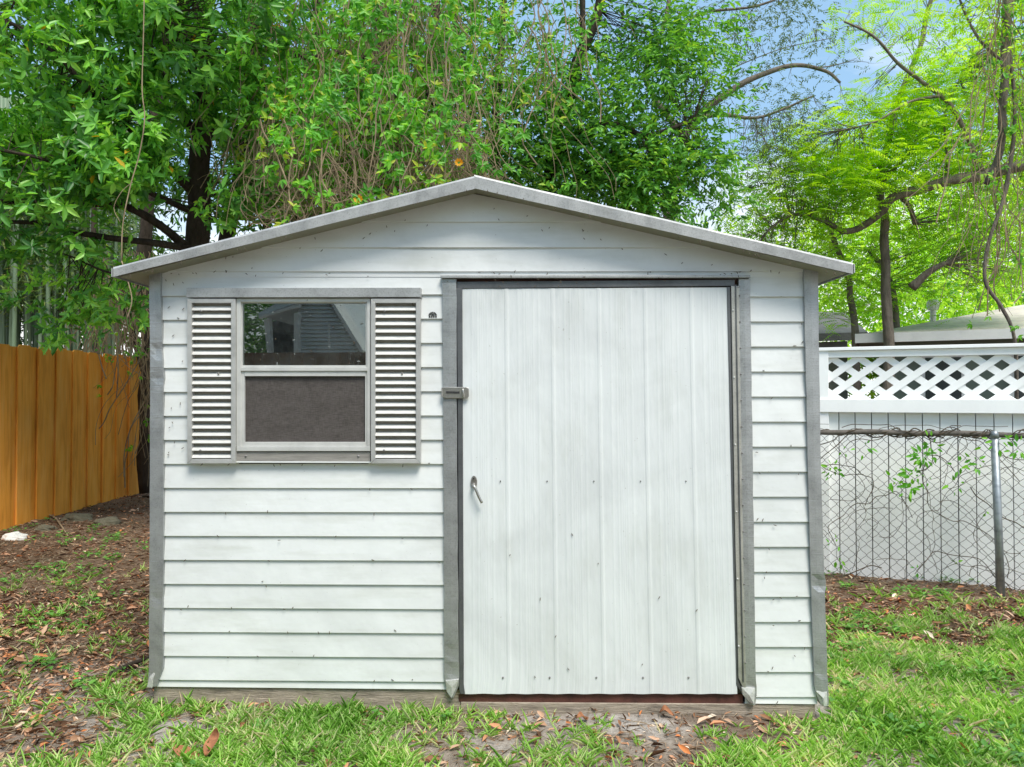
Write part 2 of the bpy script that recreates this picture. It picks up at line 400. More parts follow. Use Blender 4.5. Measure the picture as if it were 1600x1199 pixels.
    o = leaves('weeds', 'weed leaf', None, pos, dr, nm, np.array(L), np.array(Wd), rn)
    tag(o, 'low broad-leaved weeds sprouting through litter and grass', 'weeds', kind='stuff')
scatter_ground()

# ------------------------------------------------------------------ the shed
shed_o = W(755, 1100); shed_o.z = 0
SH = empty('garden_shed', shed_o, 'white metal garden shed with low gable roof, louvred shutters and ribbed door', 'shed')
LB = lambda i: 462.4 + 37.5*i            # lap lines at the left edge of the left wall (x 255)
LM = lambda i: 460.0 + 37.85*i           # at the door trim (x 690)
RB = lambda i: 463.3 + 39.12*i           # right strip
def lap(mb, xa, ya0, ya1, xb, yb0, yb1, out=.011, ret=.013, segs=1):
    # one clapboard course between px columns xa and xb; y0 = top, y1 = bottom (photo px)
    top=[]; bot=[]; und=[]
    for k in range(segs+1):
        t = k/segs; x = xa+(xb-xa)*t; y0 = ya0+(yb0-ya0)*t; y1 = ya1+(yb1-ya1)*t
        wv = .0012*mnoise.noise(Vector((x*.012, y1*.05, 1)))
        top.append(W(x, y0, .001)); bot.append(W(x, y1, out+wv)); b_ = W(x, y1, out+wv); und.append(b_ + NRM*ret)
    n = segs+1
    # a slightly rolled lip at the foot of the course
    lip = [b_ + Vector((0,0,-.0022)) + NRM*.0025 for b_ in bot]
    vs = top+bot+lip+und; fs = []
    for k in range(segs):
        for q in range(3): fs.append((q*n+k, (q+1)*n+k, (q+1)*n+k+1, q*n+k+1))
    mb.add(vs, fs)
wall = MB()
for i in range(-1, 16):
    y0a, y1a, y0b, y1b = LB(i), LB(i+1), LM(i), LM(i+1)
    if i == -1: y0a = y0b = 432.5
    f = lambda x, a, b_: a + (b_-a)*(x-255)/435
    if 0 <= i <= 6:
        lap(wall, 249, f(249,y0a,y0b), f(249,y1a,y1b), 373, f(373,y0a,y0b), f(373,y1a,y1b), segs=4)
        lap(wall, 576, f(576,y0a,y0b), f(576,y1a,y1b), 700, f(700,y0a,y0b), f(700,y1a,y1b), segs=4)
    else:
        lap(wall, 249, f(249,y0a,y0b), f(249,y1a,y1b), 700, f(700,y0a,y0b), f(700,y1a,y1b), segs=14)
lap(wall, 243, LB(16), 1073, 702, LM(16), 1077.5, .006, segs=10)
for i in range(-1, 16):
    y0, y1 = RB(i), RB(i+1)
    if i == -1: y0 = 432.5
    lap(wall, 1164, y0, y1, 1262+i*.9, y0, y1, segs=4)
lap(wall, 1164, RB(16), 1099.5, 1277, RB(16)+.5, 1100.5, .006, segs=4)
# gable courses, clipped to the roof line
def roofx(y, side):                       # px columns where the roof meets the wall at height y
    y = max(y, 303.5)
    return 740 - (y-303)/.2292 if side < 0 else 740 + (y-303)/.2082
for y0, y1 in ((303.5, 346.5), (346.5, 386.5), (386.5, 424)):
    xa0, xb0, xa1, xb1 = roofx(y0,-1), roofx(y0,1), max(240, roofx(y1,-1)), min(1270, roofx(y1,1))
    n = 24; vs = []; 
    for k in range(n+1):
        t = k/n; vs.append(W(xa0+(xb0-xa0)*t, y0, .001))
    for k in range(n+1):
        t = k/n; vs.append(W(xa1+(xb1-xa1)*t, y1, .011))
    for k in range(n+1): vs.append(vs[n+1+k] + Vector((0,0,-.002)) + NRM*.0025)
    for k in range(n+1): vs.append(vs[n+1+k] + NRM*.014)
    wall.add(vs, [(q*(n+1)+k, (q+1)*(n+1)+k, (q+1)*(n+1)+k+1, q*(n+1)+k+1) for q in range(3) for k in range(n)])
# ledge strip between gable and wall
wall.slab([W(240,424,.004), W(240,433,.004), W(1272,433,.004), W(1272,424,.004)], NRM*.01)
wall.build('front_wall', 'white siding', SH)
# side, rear walls and backing of the front wall
DEP = Vector((0, 2.45, 0))
b_ = MB()
def wq(x, y, o=-.02): return W(x, y, o)
# front backing panels, butted round the window and door openings
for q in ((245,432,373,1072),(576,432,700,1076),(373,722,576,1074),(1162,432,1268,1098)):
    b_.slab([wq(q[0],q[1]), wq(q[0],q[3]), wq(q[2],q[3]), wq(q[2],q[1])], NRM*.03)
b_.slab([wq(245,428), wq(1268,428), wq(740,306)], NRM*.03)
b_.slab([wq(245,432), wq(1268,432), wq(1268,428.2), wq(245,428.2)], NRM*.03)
cl, cr = W(240, 430, 0), W(1272, 430, 0); clb, crb = W(238, 1074, 0), W(1284, 1100, 0)
def sidewall(top, bot, nm):
    mb = MB(); n = 17; s = 1 if top.x > 0 else -1
    for i in range(n):
        a = top.lerp(bot, i/n); c = top.lerp(bot, (i+1)/n); e = Vector((.011*s,0,0))
        mb.add([a, a+DEP, c+e+DEP, c+e, c+DEP, c], [(0,1,2,3), (3,2,4,5)])
    mb.slab([top-Vector((.02*s,0,0)), bot-Vector((.02*s,0,0)), bot+DEP-Vector((.02*s,0,0)), top+DEP-Vector((.02*s,0,0))], (-.02*s,0,0))
    mb.build('side_wall', 'white siding', SH)
sidewall(cl, clb, 0); sidewall(cr, crb, 0)
bw = MB(); pk = W(740, 306, 0)
bw.slab([cl+DEP, clb+DEP, crb+DEP, cr+DEP, pk+DEP], (0,-.03,0)); bw.build('rear_wall', 'white siding', SH)
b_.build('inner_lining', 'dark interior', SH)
MB_ = MB(); MB_.slab([clb+Vector((.03,.04,-.005)), crb+Vector((-.03,.04,-.02)), crb+DEP+Vector((-.03,-.04,-.02)), clb+DEP+Vector((.03,-.04,-.005))], (0,0,-.03)); MB_.build('floor', 'dark interior', SH)
# roof: two slopes, galvanised, thin
roof = MB(); OV = .125
fl, fp, fr = W(177, 419, OV), W(741, 276, OV), W(1333, 412, OV)
RD = Vector((0, 2.45+OV+.12, 0))
def slope(a, c, mb):
    n = 40; m = 14; top = []; 
    for j in range(m+1):
        for i in range(n+1):
            q = a.lerp(c, j/m) + RD*(i/n) ; q.z += .004*math.cos(i*math.pi/1.0) - .006
            top.append(q)
    k = (n+1)*(m+1); bot = [q-Vector((0,0,.012)) for q in top]
    fs = []
    for j in range(m):
        for i in range(n):
            A = j*(n+1)+i; fs += [(A, A+1, A+n+2, A+n+1), (k+A, k+A+n+1, k+A+n+2, k+A+1)]
    for j in range(m):
        A = j*(n+1); fs += [(A, A+n+1, k+A+n+1, k+A), (A+n, k+A+n, k+A+2*n+1, A+2*n+1)]
    for i in range(n):
        fs += [(i, k+i, k+i+1, i+1), (m*(n+1)+i, m*(n+1)+i+1, k+m*(n+1)+i+1, k+m*(n+1)+i)]
    mb.add(top+bot, fs)
slope(fl + NRM*.004, fp + NRM*.004, roof); slope(fp + NRM*.004, fr + NRM*.004, roof)
RO = roof.build('roof', 'flashing metal', SH)
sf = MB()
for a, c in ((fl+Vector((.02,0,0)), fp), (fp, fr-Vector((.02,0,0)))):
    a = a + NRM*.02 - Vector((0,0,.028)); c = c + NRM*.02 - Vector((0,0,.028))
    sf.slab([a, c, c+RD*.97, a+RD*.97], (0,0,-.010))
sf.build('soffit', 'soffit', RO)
def fascia(xa, ya, xb, yb, th0, th1, bend, seed):
    mb = MB(); n = 60; A=[];B=[];C=[];E=[]
    for k in range(n+1):
        t = k/n; x = xa+(xb-xa)*t; y = ya+(yb-ya)*t
        w = .7*mnoise.noise(Vector((x*.01, seed, 0))) ; o = OV + .004*mnoise.noise(Vector((x*.03, seed, 5))) + bend*.006*max(0, mnoise.noise(Vector((x*.05, seed, 8))))
        A.append(W(x, y+w, OV+.002)); B.append(W(x, y+2.5+w, o+.008)); C.append(W(x, y+th0+(th1-th0)*t+w*1.3, o+.004)); E.append(W(x, y+th0+(th1-th0)*t+w, o-.012))
    T = [q + NRM*.05 for q in A]
    n1 = n+1; vs = T+A+B+C+E
    mb.add(vs, [(q*n1+k, (q+1)*n1+k, (q+1)*n1+k+1, q*n1+k+1) for q in range(4) for k in range(n)])
    for k in (0, n):
        mb.add([T[k], A[k], B[k], C[k], E[k], E[k]+NRM*.03], [(0,1,2,3,4,5)])
    return mb.build('fascia', 'fascia metal', RO)
fascia(177, 418, 741.5, 275.5, 15, 20, 1.0, 1.5); fascia(741, 273.5, 1333, 411, 21, 17, .6, 4.5)
# side eave trims
for c in (fl, fr):
    mb = MB(); s = -1 if c.x < 0 else 1
    mb.slab([c+Vector((.002*s,-.004,-.002)), c+RD+Vector((.002*s,0,-.002)), c+RD+Vector((.002*s,0,-.040)), c+Vector((.002*s,-.004,-.040))], (.004*s,0,0)); mb.build('eave_trim', 'fascia metal', RO)
# vertical trims (galvanised, wood-grain embossed, with dents)
def trim(name, cols, off, mat='galvanised trim', seed=1.0, ret=.05, dents=()):
    mb = MB(); n = len(cols); rows = []; ny = 70
    y0, y1 = cols[0][0], cols[-1][0]
    for j in range(ny+1):
        y = y0+(y1-y0)*j/ny
        for a, c in zip(cols, cols[1:]):
            if a[0] <= y <= c[0]: t = (y-a[0])/(c[0]-a[0]); xa = a[1]+(c[1]-a[1])*t; xb = a[2]+(c[2]-a[2])*t; break
        dn = 0; sh = 0
        for (dy, amp, px_) in dents:
            g = math.exp(-((y-dy)/9)**2); dn += amp*g; sh += px_*g
        w = .8*mnoise.noise(Vector((y*.02, seed, 0)))
        rows.append([W(xa+w, y, off)+NRM*ret, W(xa+w, y, off), W((xa+xb)/2+sh*.5, y, off+.0015-dn), W(xb+w+sh, y, off-dn*.5), W(xb+w+sh, y, off)+NRM*ret])
    vs = [p for r in rows for p in r]
    mb.add(vs, [(j*5+k, (j+1)*5+k, (j+1)*5+k+1, j*5+k+1) for j in range(ny) for k in range(4)])
    return mb.build(name, mat, SH)
trim('corner_trim', [(425,233,250),(560,234.5,254),(800,234,255),(1045,232.5,254),(1073,231,244)], .022, seed=1, dents=((548,.008,-1.5),(590,.006,2),(935,.004,-1)))
trim('corner_trim', [(417,1256,1278),(700,1262,1282),(905,1267,1288),(1075,1273,1294),(1085,1276,1295),(1102,1283,1295)], .022, seed=3, dents=((912,.012,3),(1050,.004,-1)))
trim('door_trim', [(436,691,713),(700,693,714),(1060,694,717),(1072,696,717),(1090,706,709)], .020, seed=5, dents=((1020,.005,0),(1048,.006,1)))
trim('door_trim', [(436,1154,1172),(700,1157,1176),(1070,1164,1181),(1085,1161,1182),(1102,1172,1180)], .018, seed=7, dents=((1075,.006,1),))
# torn ends of the trims
for pts in ([(696,1064),(716,1062),(714,1076),(706,1091),(699,1080)], [(1160,1074),(1181,1076),(1180,1101),(1172,1097),(1161,1086)], [(1276,1080),(1295,1078),(1295,1103),(1286,1104),(1281,1092)], [(232,1058),(247,1045),(240,1062),(236,1075),(231,1074)]):
    mb = MB(); c = W(sum(p[0] for p in pts)/5, sum(p[1] for p in pts)/5, .029)
    q = [W(p[0]+1.5*math.sin(p[1]*3), p[1], .024+.005*math.sin(p[0]*2.3+p[1])) for p in pts]
    mb.add([c]+q+[v+NRM*.02 for v in q], [(0,i+1,(i+1)%5+1) for i in range(5)] + [(i+1, i+6, (i+1)%5+6, (i+1)%5+1) for i in range(5)])
    mb.build('trim_end', 'bare torn metal', SH)
def quadpart(name, pts, off, th, mat, parent, bevel=.0015):
    mb = MB(); mb.slab([W(x, y, off) for x, y in pts], NRM*th); return mb.build(name, mat, parent, bevel=bevel)
def rect(x0, y0, x1, y1): return [(x0,y0),(x0,y1),(x1,y1),(x1,y0)]
# header over the door: flashing lip, dark slab coloured as the shaded gap, rail
quadpart('door_flashing', [(688,430),(689,434.5),(1173,434),(1172,430)], .034, .034, 'flashing metal', SH)
quadpart('header_gap_shade', rect(701,434.6,1168,456), -.01, .015, 'rust rail', SH)
quadpart('door_rail', [(714,440.5),(714,451),(1148,447),(1148,437)], .016, .022, 'dark frame metal', SH)
# door
dl = W(723, 766); door_o = W(930, 1084); 
DO = bpy.data.objects.new('door', None); COL.objects.link(DO); DO.parent = SH; DO.location = door_o - shed_o
def door_sheet():
    mb = MB(); nx = 416; ny = 30; rows = []
    for j in range(ny+1):
        v = j/ny
        for i in range(nx+1):
            u = i/nx
            xl = 722.5 + 2.5*v; xr = 1137.5 + 14.5*v**1.2
            if v > .96: xl += -3*(v-.96)/.04
            x = xl + (xr-xl)*u; yb = 1084.5 + .4*math.sin(u*60); yt = 451.5 - 2*u
            y = yt + (yb-yt)*v
            s = (u*5.75 + .10) % 1.0; s2 = (u*11.5+.3) % 1.0            # ribs: broad pan, raised rib with two small beads
            h = 0
            if s < .10: h = .0024*math.sin(math.pi*s/.10)**.7
            for c_ in (.30, .42, .62, .74): h += .0008*math.exp(-((s-c_)/.018)**2)
            for c_ in (.06,.15,.24): h += .0007*math.exp(-((s2-c_)/.022)**2)
            h += .0016*mnoise.noise(Vector((u*9, v*7, 0)))
            for (du, dv, a, ru, rv) in ((.35,.14,-.004,.035,.012),(.69,.69,-.005,.018,.012),(.5,.33,-.002,.05,.03),(.9,.62,.003,.04,.01),(.12,.5,-.003,.03,.02),(.55,.88,-.003,.05,.012),(.78,.3,.003,.02,.03)):
                h += a*math.exp(-((u-du)/ru)**2-((v-dv)/rv)**2)
            rows.append(W(x, y, .012+h))
    mb.add(rows, [(j*(nx+1)+i, (j+1)*(nx+1)+i, (j+1)*(nx+1)+i+1, j*(nx+1)+i+1) for j in range(ny) for i in range(nx)])
    mb.slab([W(722,451,-.002), W(725,1083,-.002), W(1152,1083,-.002), W(1137,449,-.002)], NRM*.02)
    return mb.build('door_panel', 'door paint', DO, smooth=True)
door_sheet()
quadpart('door_edge', [(713.5,451),(715,600),(717.5,1078),(719.5,1085),(726.5,1085),(724.5,1070),(722,451)], .019, .024, 'dark frame metal', DO)
quadpart('door_edge', [(1136,448.5),(1144,800),(1151,1070),(1157,1081),(1160,1078),(1153,1060),(1147,800),(1141,448.5)], .016, .022, 'dark frame metal', DO)
hg = quadpart('hinge', [(1142.5,447),(1148,800),(1154,1060),(1164,1082),(1166,1070),(1162,900),(1157,600),(1155,447)], .022, .008, 'hinge metal', DO)
quadpart('hinge_pin', [(1149,445),(1155,800),(1161,1066),(1162.6,1066),(1156.6,800),(1150.6,445)], .027, .006, 'dark frame metal', hg, 0)
def screw(x, y, off, parent, r=.0042, mat='screw head'):
    mb = MB(); c = W(x, y, off); mb.tube([c+NRM*.002, c-NRM*.001, c-NRM*.0028], [r, r, r*.45], 8); return mb.build('screw', mat, parent, smooth=False)
for i, x in enumerate((782,855,928,1001,1072)):
    screw(x, 752, .0145, DO, .003); screw(x+4, 1059, .0145, DO)
for k in range(15):
    y = 462+k*41; screw(1152.5+ (y-450)/600*9.5 + 3.2, y, .024, hg, .0035); 
for k in range(6): y = 485+k*105; screw(1145+(y-450)/600*10, y, .024, hg, .004, 'bare torn metal')
quadpart('threshold', [(716,1084.5),(716,1097),(1161,1101),(1161,1085)], -.004, .04, 'rust rail', SH)
quadpart('door_jamb', rect(700,456.2,721,1084), -.012, .02, 'dark frame metal', SH)
quadpart('door_jamb', rect(1139,456.2,1163,1084), -.012, .02, 'dark frame metal', SH)
# door handle: oval plate and a lever hanging down to the right
hp = MB(); c = W(740.5, 753, .016)
ring = [W(740.5+5*math.cos(a), 753.5+10*math.sin(a), .020) for a in [i*math.pi/9 for i in range(18)]]
hp.slab(ring, NRM*.006); 
H = hp.build('handle_plate', 'hardware metal', DO, bevel=.001)
lv = MB(); lv.tube(crom([W(740,758,.018), W(740,759,.034), W(743,764,.042), W(748,776,.042), W(753,786,.040)], 4), [.007,.008,.0085]+[.0075]*4+[.0062]*10, 10)
lv.build('lever', 'hardware metal', H, smooth=True)
kb = MB(); kb.tube([W(740,748,.018), W(740,748,.026)], .004, 10); kb.build('keyhole', 'black mark', H)
# hasp
hs = MB(); hs.slab([W(692,605,.030), W(692,621,.030), W(696,622.5,.030), W(730,623,.030), W(733,619,.030), W(732.5,607,.030), W(729,605,.030)], NRM*.006)
HS = hs.build('hasp', 'hardware metal', DO, bevel=.002)
q = MB(); q.slab([W(697,611.5,.0325), W(697,614.5,.0325), W(718,615,.0325), W(718,612,.0325)], NRM*.002); q.build('hasp_slot', 'black mark', HS)
q = MB(); q.tube(crom([W(723,611,.032), W(723,608,.045), W(724,614,.050), W(724,620,.045), W(724,618,.032)], 4), .0032, 8); q.build('staple', 'hardware metal', HS, smooth=True)
q = MB(); q.tube([W(691,606,.03), W(691,620,.03)], .004, 8); q.build('hasp_knuckle', 'hardware metal', HS)
# emblem: small black half-disc of spokes over a bar
em = MB()
for k in range(7):
    a0 = math.pi*(k+.12)/7; a1 = math.pi*(k+.88)/7
    for r0, r1 in ((3.6,6.6),):
        em.slab([W(676+r0*math.cos(a), 493-r_*math.sin(a)*.85, .0125) for a, r0, r_ in ((a0,r0,r0),(a0,r1,r1),(a1,r1,r1),(a1,r0,r0))], NRM*.002)
for x in (670,673.3,676.6,680): em.slab([W(x,493.6,.0125), W(x,496.4,.0125), W(x+2.4,496.4,.0125), W(x+2.4,493.6,.0125)], NRM*.002)
ring = [W(676+2.6*math.cos(a), 493-2.2*math.sin(a), .0125) for a in [i*math.pi/6 for i in range(7)]]; em.slab(ring, NRM*.002)
em.build('emblem', 'black mark', SH)
# ---- window
WN = bpy.data.objects.new('window', None); COL.objects.link(WN); WN.parent = SH; WN.location = W(474, 720) - shed_o
quadpart('window_header', [(291,450),(291,465),(657,464.5),(657,449.5)], .046, .045, 'flashing metal', WN)
quadpart('bottom_board', [(369.5,705.5),(369.5,721),(578.5,721.5),(578.5,706)], .026, .03, 'sill board', WN)
quadpart('bottom_board_lip', [(367,721.2),(367,723.5),(580,724),(580,721.7)], .030, .03, 'white siding', WN)
fr = MB()
def bar(mb, x0, y0, x1, y1, off, th): mb.slab([W(x0,y0,off), W(x0,y1,off), W(x1,y1,off), W(x1,y0,off)], NRM*th)
bar(fr, 369.5,466.5,376,698,.030,.045); bar(fr, 573.5,466.5,578.5,698,.030,.045); bar(fr, 376,466.5,573.5,472,.030,.045)
bar(fr, 369.5,698.2,578.5,705.2,.034,.045); bar(fr, 376,574,573.5,580,.032,.03)
fr.build('frame', 'window aluminium', WN, bevel=.0015)
s1 = MB(); bar(s1, 376.2,472.2,378.5,573.8,.020,.02); bar(s1, 571.5,472.2,573.3,573.8,.020,.02); bar(s1, 378.5,571,571.5,573.8,.022,.02); bar(s1,378.5,472.2,571.5,474,.020,.02)
s1.build('upper_sash', 'window aluminium', WN)
s2 = MB(); bar(s2, 376.2,580.2,382,697.8,.024,.02); bar(s2, 570.5,580.2,573.3,697.8,.024,.02); bar(s2, 382,580.2,570.5,588,.026,.02); bar(s2, 382,691,570.5,697.8,.026,.02)
s2.build('lower_sash', 'window aluminium', WN, bevel=.001)
g = MB(); g.slab([W(378,473.5,.011), W(378,572,.011), W(572,572,.011), W(572,473.5,.011)], NRM*.003); g.build('glass_pane', 'window glass', WN)
g = MB(); g.slab([W(381,587,.013), W(381,692,.013), W(571.5,692,.013), W(571.5,587,.013)], NRM*.003); g.build('insect_screen', 'insect screen', WN)
g = MB(); g.slab([W(366,462,-.30), W(366,735,-.30), W(590,735,-.30), W(590,462,-.30)], NRM*.005); g.build('inside_gloom_sheet', 'dark interior', WN)  # near-black sheet stands in for the unlit inside behind the glass
for x in (384, 560): screw(x, 713, .028, WN, .005)
# ---- shutters
for (x0, x1) in ((292.5, 367.5), (579.5, 656.5)):
    S = bpy.data.objects.new('shutter', None); COL.objects.link(S); S.parent = SH; S.location = W((x0+x1)/2, 724) - shed_o
    y0, y1 = 467, 724.5; w = 6.6
    f_ = MB()
    f_.slab([W(x0,y0,.042), W(x0,y1,.042), W(x0+w,y1-w,.042), W(x0+w,y0+w,.042)], NRM*.03)
    f_.slab([W(x1-w,y0+w,.042), W(x1-w,y1-w,.042), W(x1,y1,.042), W(x1,y0,.042)], NRM*.03)
    f_.slab([W(x0+.2,y0,.0415), W(x0+w+.2,y0+w,.0415), W(x1-w-.2,y0+w,.0415), W(x1-.2,y0,.0415)], NRM*.029)
    f_.slab([W(x0+.2,y1,.0415), W(x1-.2,y1,.0415), W(x1-w-.2,y1-w,.0415), W(x0+w+.2,y1-w,.0415)], NRM*.029)
    f_.build('shutter_frame', 'shutter frame', S, bevel=.0012)
    bk = MB(); bk.slab([W(x0+w-1,y0+4,.014), W(x0+w-1,y1-4,.014), W(x1-w+1,y1-4,.014), W(x1-w+1,y0+4,.014)], NRM*.002); bk.build('backing', 'shutter back', S)
    N = 21; 
    for i in range(N):
        ya = y0+w+1+ i*(y1-y0-2*w-2)/N; p = (y1-y0-2*w-2)/N; xa, xb = x0+w, x1-w
        sl = MB()
        A = [W(xa, ya+.36*p, .018), W(xa, ya+.66*p, .034), W(xa, ya+.90*p, .0375), W(xa, ya+.95*p, .034), W(xa, ya+.95*p, .018)]
        B = [W(xb, ya+.36*p, .018), W(xb, ya+.66*p, .034), W(xb, ya+.90*p, .0375), W(xb, ya+.95*p, .034), W(xb, ya+.95*p, .018)]
        sl.add(A+B, [(k, k+1, k+6, k+5) for k in range(4)]); sl.build('louvre', 'louvre white', S)
    for x, y in ((x0+w+15, 486), (x0+w+42, 584), (x0+w+14, 704)): screw(x, y, .038, S, .005)
# ---- base timbers
quadpart('base_timber', [(240,1073),(240,1110),(719,1116),(719,1078)], -.004, .08, 'weathered wood', SH, .004)
quadpart('base_timber', [(719.5,1097.5),(719.5,1124),(1274,1128),(1274,1101)], .001, .08, 'weathered wood', SH, .004)
# ---- bagworm cases stuck all over the front
rs = random.Random(21); bwm = MB()
spots = []
for _ in range(46): x = rs.uniform(200,1310); y = (275.5+(741-x)*.2525 if x < 741 else 273.5+(x-741)*.232)+rs.choice((19,20,22,24)); spots.append((x, y, .13, rs.gauss(1.5,.25)))
for _ in range(26): x = rs.uniform(260,1250); spots.append((x, rs.uniform(424,432), .014, rs.uniform(-.5,3)))
for _ in range(26): x = rs.uniform(690,1172); spots.append((x, rs.uniform(431,449), .036, rs.uniform(0,3.1)))
for _ in range(30): t = rs.random(); x = 300+t*900; spots.append((x, (309+abs(x-740)*.22)+rs.uniform(8,36), .014, rs.uniform(.6,2.6)))
for _ in range(34): spots.append((rs.uniform(258,690), LB(rs.randint(7,16))+rs.gauss(2,2), .014, rs.uniform(0,3.1)))
for _ in range(26): spots.append((rs.uniform(1180,1260), RB(rs.randint(0,16))+rs.gauss(1,6), .013, rs.uniform(0,3.1)))
for _ in range(10): spots.append((rs.uniform(740,1130), rs.uniform(460,1060), .017, rs.uniform(.6,2.4)))
for _ in range(14): spots.append((rs.uniform(298,655), rs.choice((726,728,469,474)), .03, rs.uniform(0,3.1)))
for _ in range(16): spots.append((rs.uniform(258,288), rs.uniform(430,720), .014, rs.uniform(0,3.1)))
for _ in range(12): spots.append((rs.uniform(380,570), rs.uniform(478,570), .016, rs.uniform(.5,2.5)))
for x, y, o, a in spots:
    c = W(x, y, o); l = rs.uniform(.0035, .0075); d = Vector((math.cos(a), -.25, -math.sin(a)))*l
    bwm.tube([c-d, c-d*.3, c+d*.5, c+d], [.0008, .0017, .0015, .0005], 5)
bo = bwm.build('bagworm_cases', 'bagworm', SH, smooth=True); bo['kind'] = 'stuff'

# ------------------------------------------------------------------ orange fence (left)
FX = -5.07
OF = empty('board_fence', (FX, 7.5, gz(FX,7.5)), 'orange stained wooden board fence at the left beyond the shed', 'fence')
rs = random.Random(5); fb = MB(); bb = MB(); y = 4.2
while y < 9.66:
    w = .195+rs.uniform(-.01,.01); z0 = gz(FX, y)-.1; zt = 1.93 + .005*(y-7) + rs.uniform(-.008,.008) + .01; a = rs.uniform(-.006,.006)
    if y+w > 9.68: break
    def board(mb, y, w, x, th, zt):
        pts = [(y,z0),(y+w,z0),(y+w,zt-.03),(y+w-.03,zt),(y+.03,zt),(y,zt-.03)]
        mb.slab([Vector((x+a*(p[1]), p[0], p[1])) for p in pts], (-th,0,0))
    board(fb, y, w, FX+.022, .018, zt); board(bb, y+w-.03, .165, FX, .018, zt-.012)
    y += .30
fb.build('front_boards', 'orange stain', OF, bevel=.002); bb.build('rear_boards', 'orange stain', OF, bevel=.002)
for z in (.4, 1.1, 1.75):
    q = MB(); q.box((FX-.045, 6.95, z), (.025, 2.75, .045)); q.build('rail', 'weathered wood', OF)
for yy in (4.6, 7.0, 9.5):
    q = MB(); q.box((FX-.12, yy, .95), (.045, .045, 1.0)); q.build('post', 'weathered wood', OF)

# ------------------------------------------------------------------ white vinyl fence (right)
A = P(1290, 600, 5.9); B = P(1600, 600, 5.40); A.z = B.z = 0
e = (B-A).normalized(); nn = Vector((e.y, -e.x, 0)); 
if nn.y > 0: nn = -nn                     # nn faces the camera
UP = Vector((0,0,1)); AX = (e, nn, UP)
def fp_(s, z, o=0.0): return A + e*s + UP*z + nn*o
zt = P(1290, 544, 5.9).z; zl1 = P(1290, 560, 5.9).z; zl0 = P(1290, 624, 5.9).z; zb = P(1290, 644, 5.9).z; zm = P(1290, 549, 5.9).z
VF = empty('vinyl_fence', fp_(.6, gz(*fp_(.6,0).xy)), 'white vinyl privacy fence with diamond lattice top at the right', 'fence')
S0, S1 = -1.6, 3.4
q = MB(); q.box(fp_((S0+S1)/2, (zt+zm)/2, .03), ((S1-S0)/2, .035, (zt-zm)/2), AX); q.box(fp_((S0+S1)/2, (zm+zl1)/2, .02), ((S1-S0)/2, .018, (zm-zl1)/2-.002), AX); q.build('top_rail', 'vinyl white', VF, bevel=.003)
q = MB(); q.box(fp_((S0+S1)/2, (zl0+zb)/2, .03), ((S1-S0)/2, .035, (zl0-zb)/2), AX); q.build('middle_rail', 'vinyl white', VF, bevel=.003)
for s in (-.02-2.4+.9, -.03, 2.42):
    q = MB(); q.box(fp_(s, (zt+.0)/2-.06, .0), (.05, .05, zt/2+.06), AX); q.build('post', 'vinyl white', VF, bevel=.003)
q = MB(); bw_ = .1215; s = S0; k = 0
while s < S1:
    zlo = -.35; q.box(fp_(s+bw_/2-.0025, (zb+zlo)/2, -.004+.002*(k%2)), (bw_/2-.0035, .012, (zb-zlo)/2-.001), AX); s += bw_; k += 1
q.build('board_panel', 'vinyl white', VF, bevel=.002)
q = MB(); q.box(fp_((S0+S1)/2, (zb-.35)/2-.002, -.025), ((S1-S0)/2, .006, (zb+.35)/2-.004), AX); q.build('gap_shade_sheet', 'dark frame metal', VF)  # dark sheet behind the boards paints the shade in their gaps
lat = MB(); H_ = zl1-zl0; px_, pz_ = .2, .153; hw = .027
def slat(s0, sgn, o):
    dx = H_*px_/pz_; L_ = math.hypot(px_, pz_); hx = hw*L_/pz_   # half horizontal extent
    a0, a1 = s0, s0+sgn*dx
    lat.slab([fp_(a0-hx, zl0, o), fp_(a0+hx, zl0, o), fp_(a1+hx, zl1, o), fp_(a1-hx, zl1, o)], nn*.006)
s = S0
while s < S1: slat(s, 1, .002); slat(s+.1, -1, -.006); s += px_
lat.build('lattice', 'vinyl white', VF)

# ------------------------------------------------------------------ chain link fence
CA = P(1275, 675, 5.62); CB = P(1600, 679, 5.16); 
ce = Vector((CB.x-CA.x, CB.y-CA.y, 0)).normalized(); cz = (CA.z+CB.z)/2
CA0 = Vector((CA.x, CA.y, 0))
CF = empty('chain_link_fence', (CA.x+.8, CA.y-.3, gz(CA.x+.8, CA.y-.3)), 'low chain-link fence with rusty top rail in front of the white fence', 'fence')
def cpt(s, z, o=0.): return CA0 + ce*s + UP*z + Vector((ce.y,-ce.x,0))*o
q = MB(); q.tube(wob([cpt(-1.0+k*.1, cz+.004*math.sin(k)) for k in range(46)], .006, 2, 3), .0205, 10); q.build('top_rail', 'rusty rail', CF, smooth=True)
sp_ = (P(1558, 700, 5.2).x - CA.x)/ce.x
for s in (sp_-2.6, sp_, sp_+2.4):
    if s < -1.2: continue
    q = MB(); g0 = cpt(s+.03, 0); q.tube([cpt(s-.012, cz-.02, .03), cpt(s+.02, gz(g0.x, g0.y)-.15, .03)], .027, 14); q.tube([cpt(s-.012, cz-.025, .03), cpt(s-.012, cz+.025, .03)], [.031,.022], 14); q.build('post', 'post steel', CF, smooth=True)
q = MB(); d_ = .084; zlo = -.02
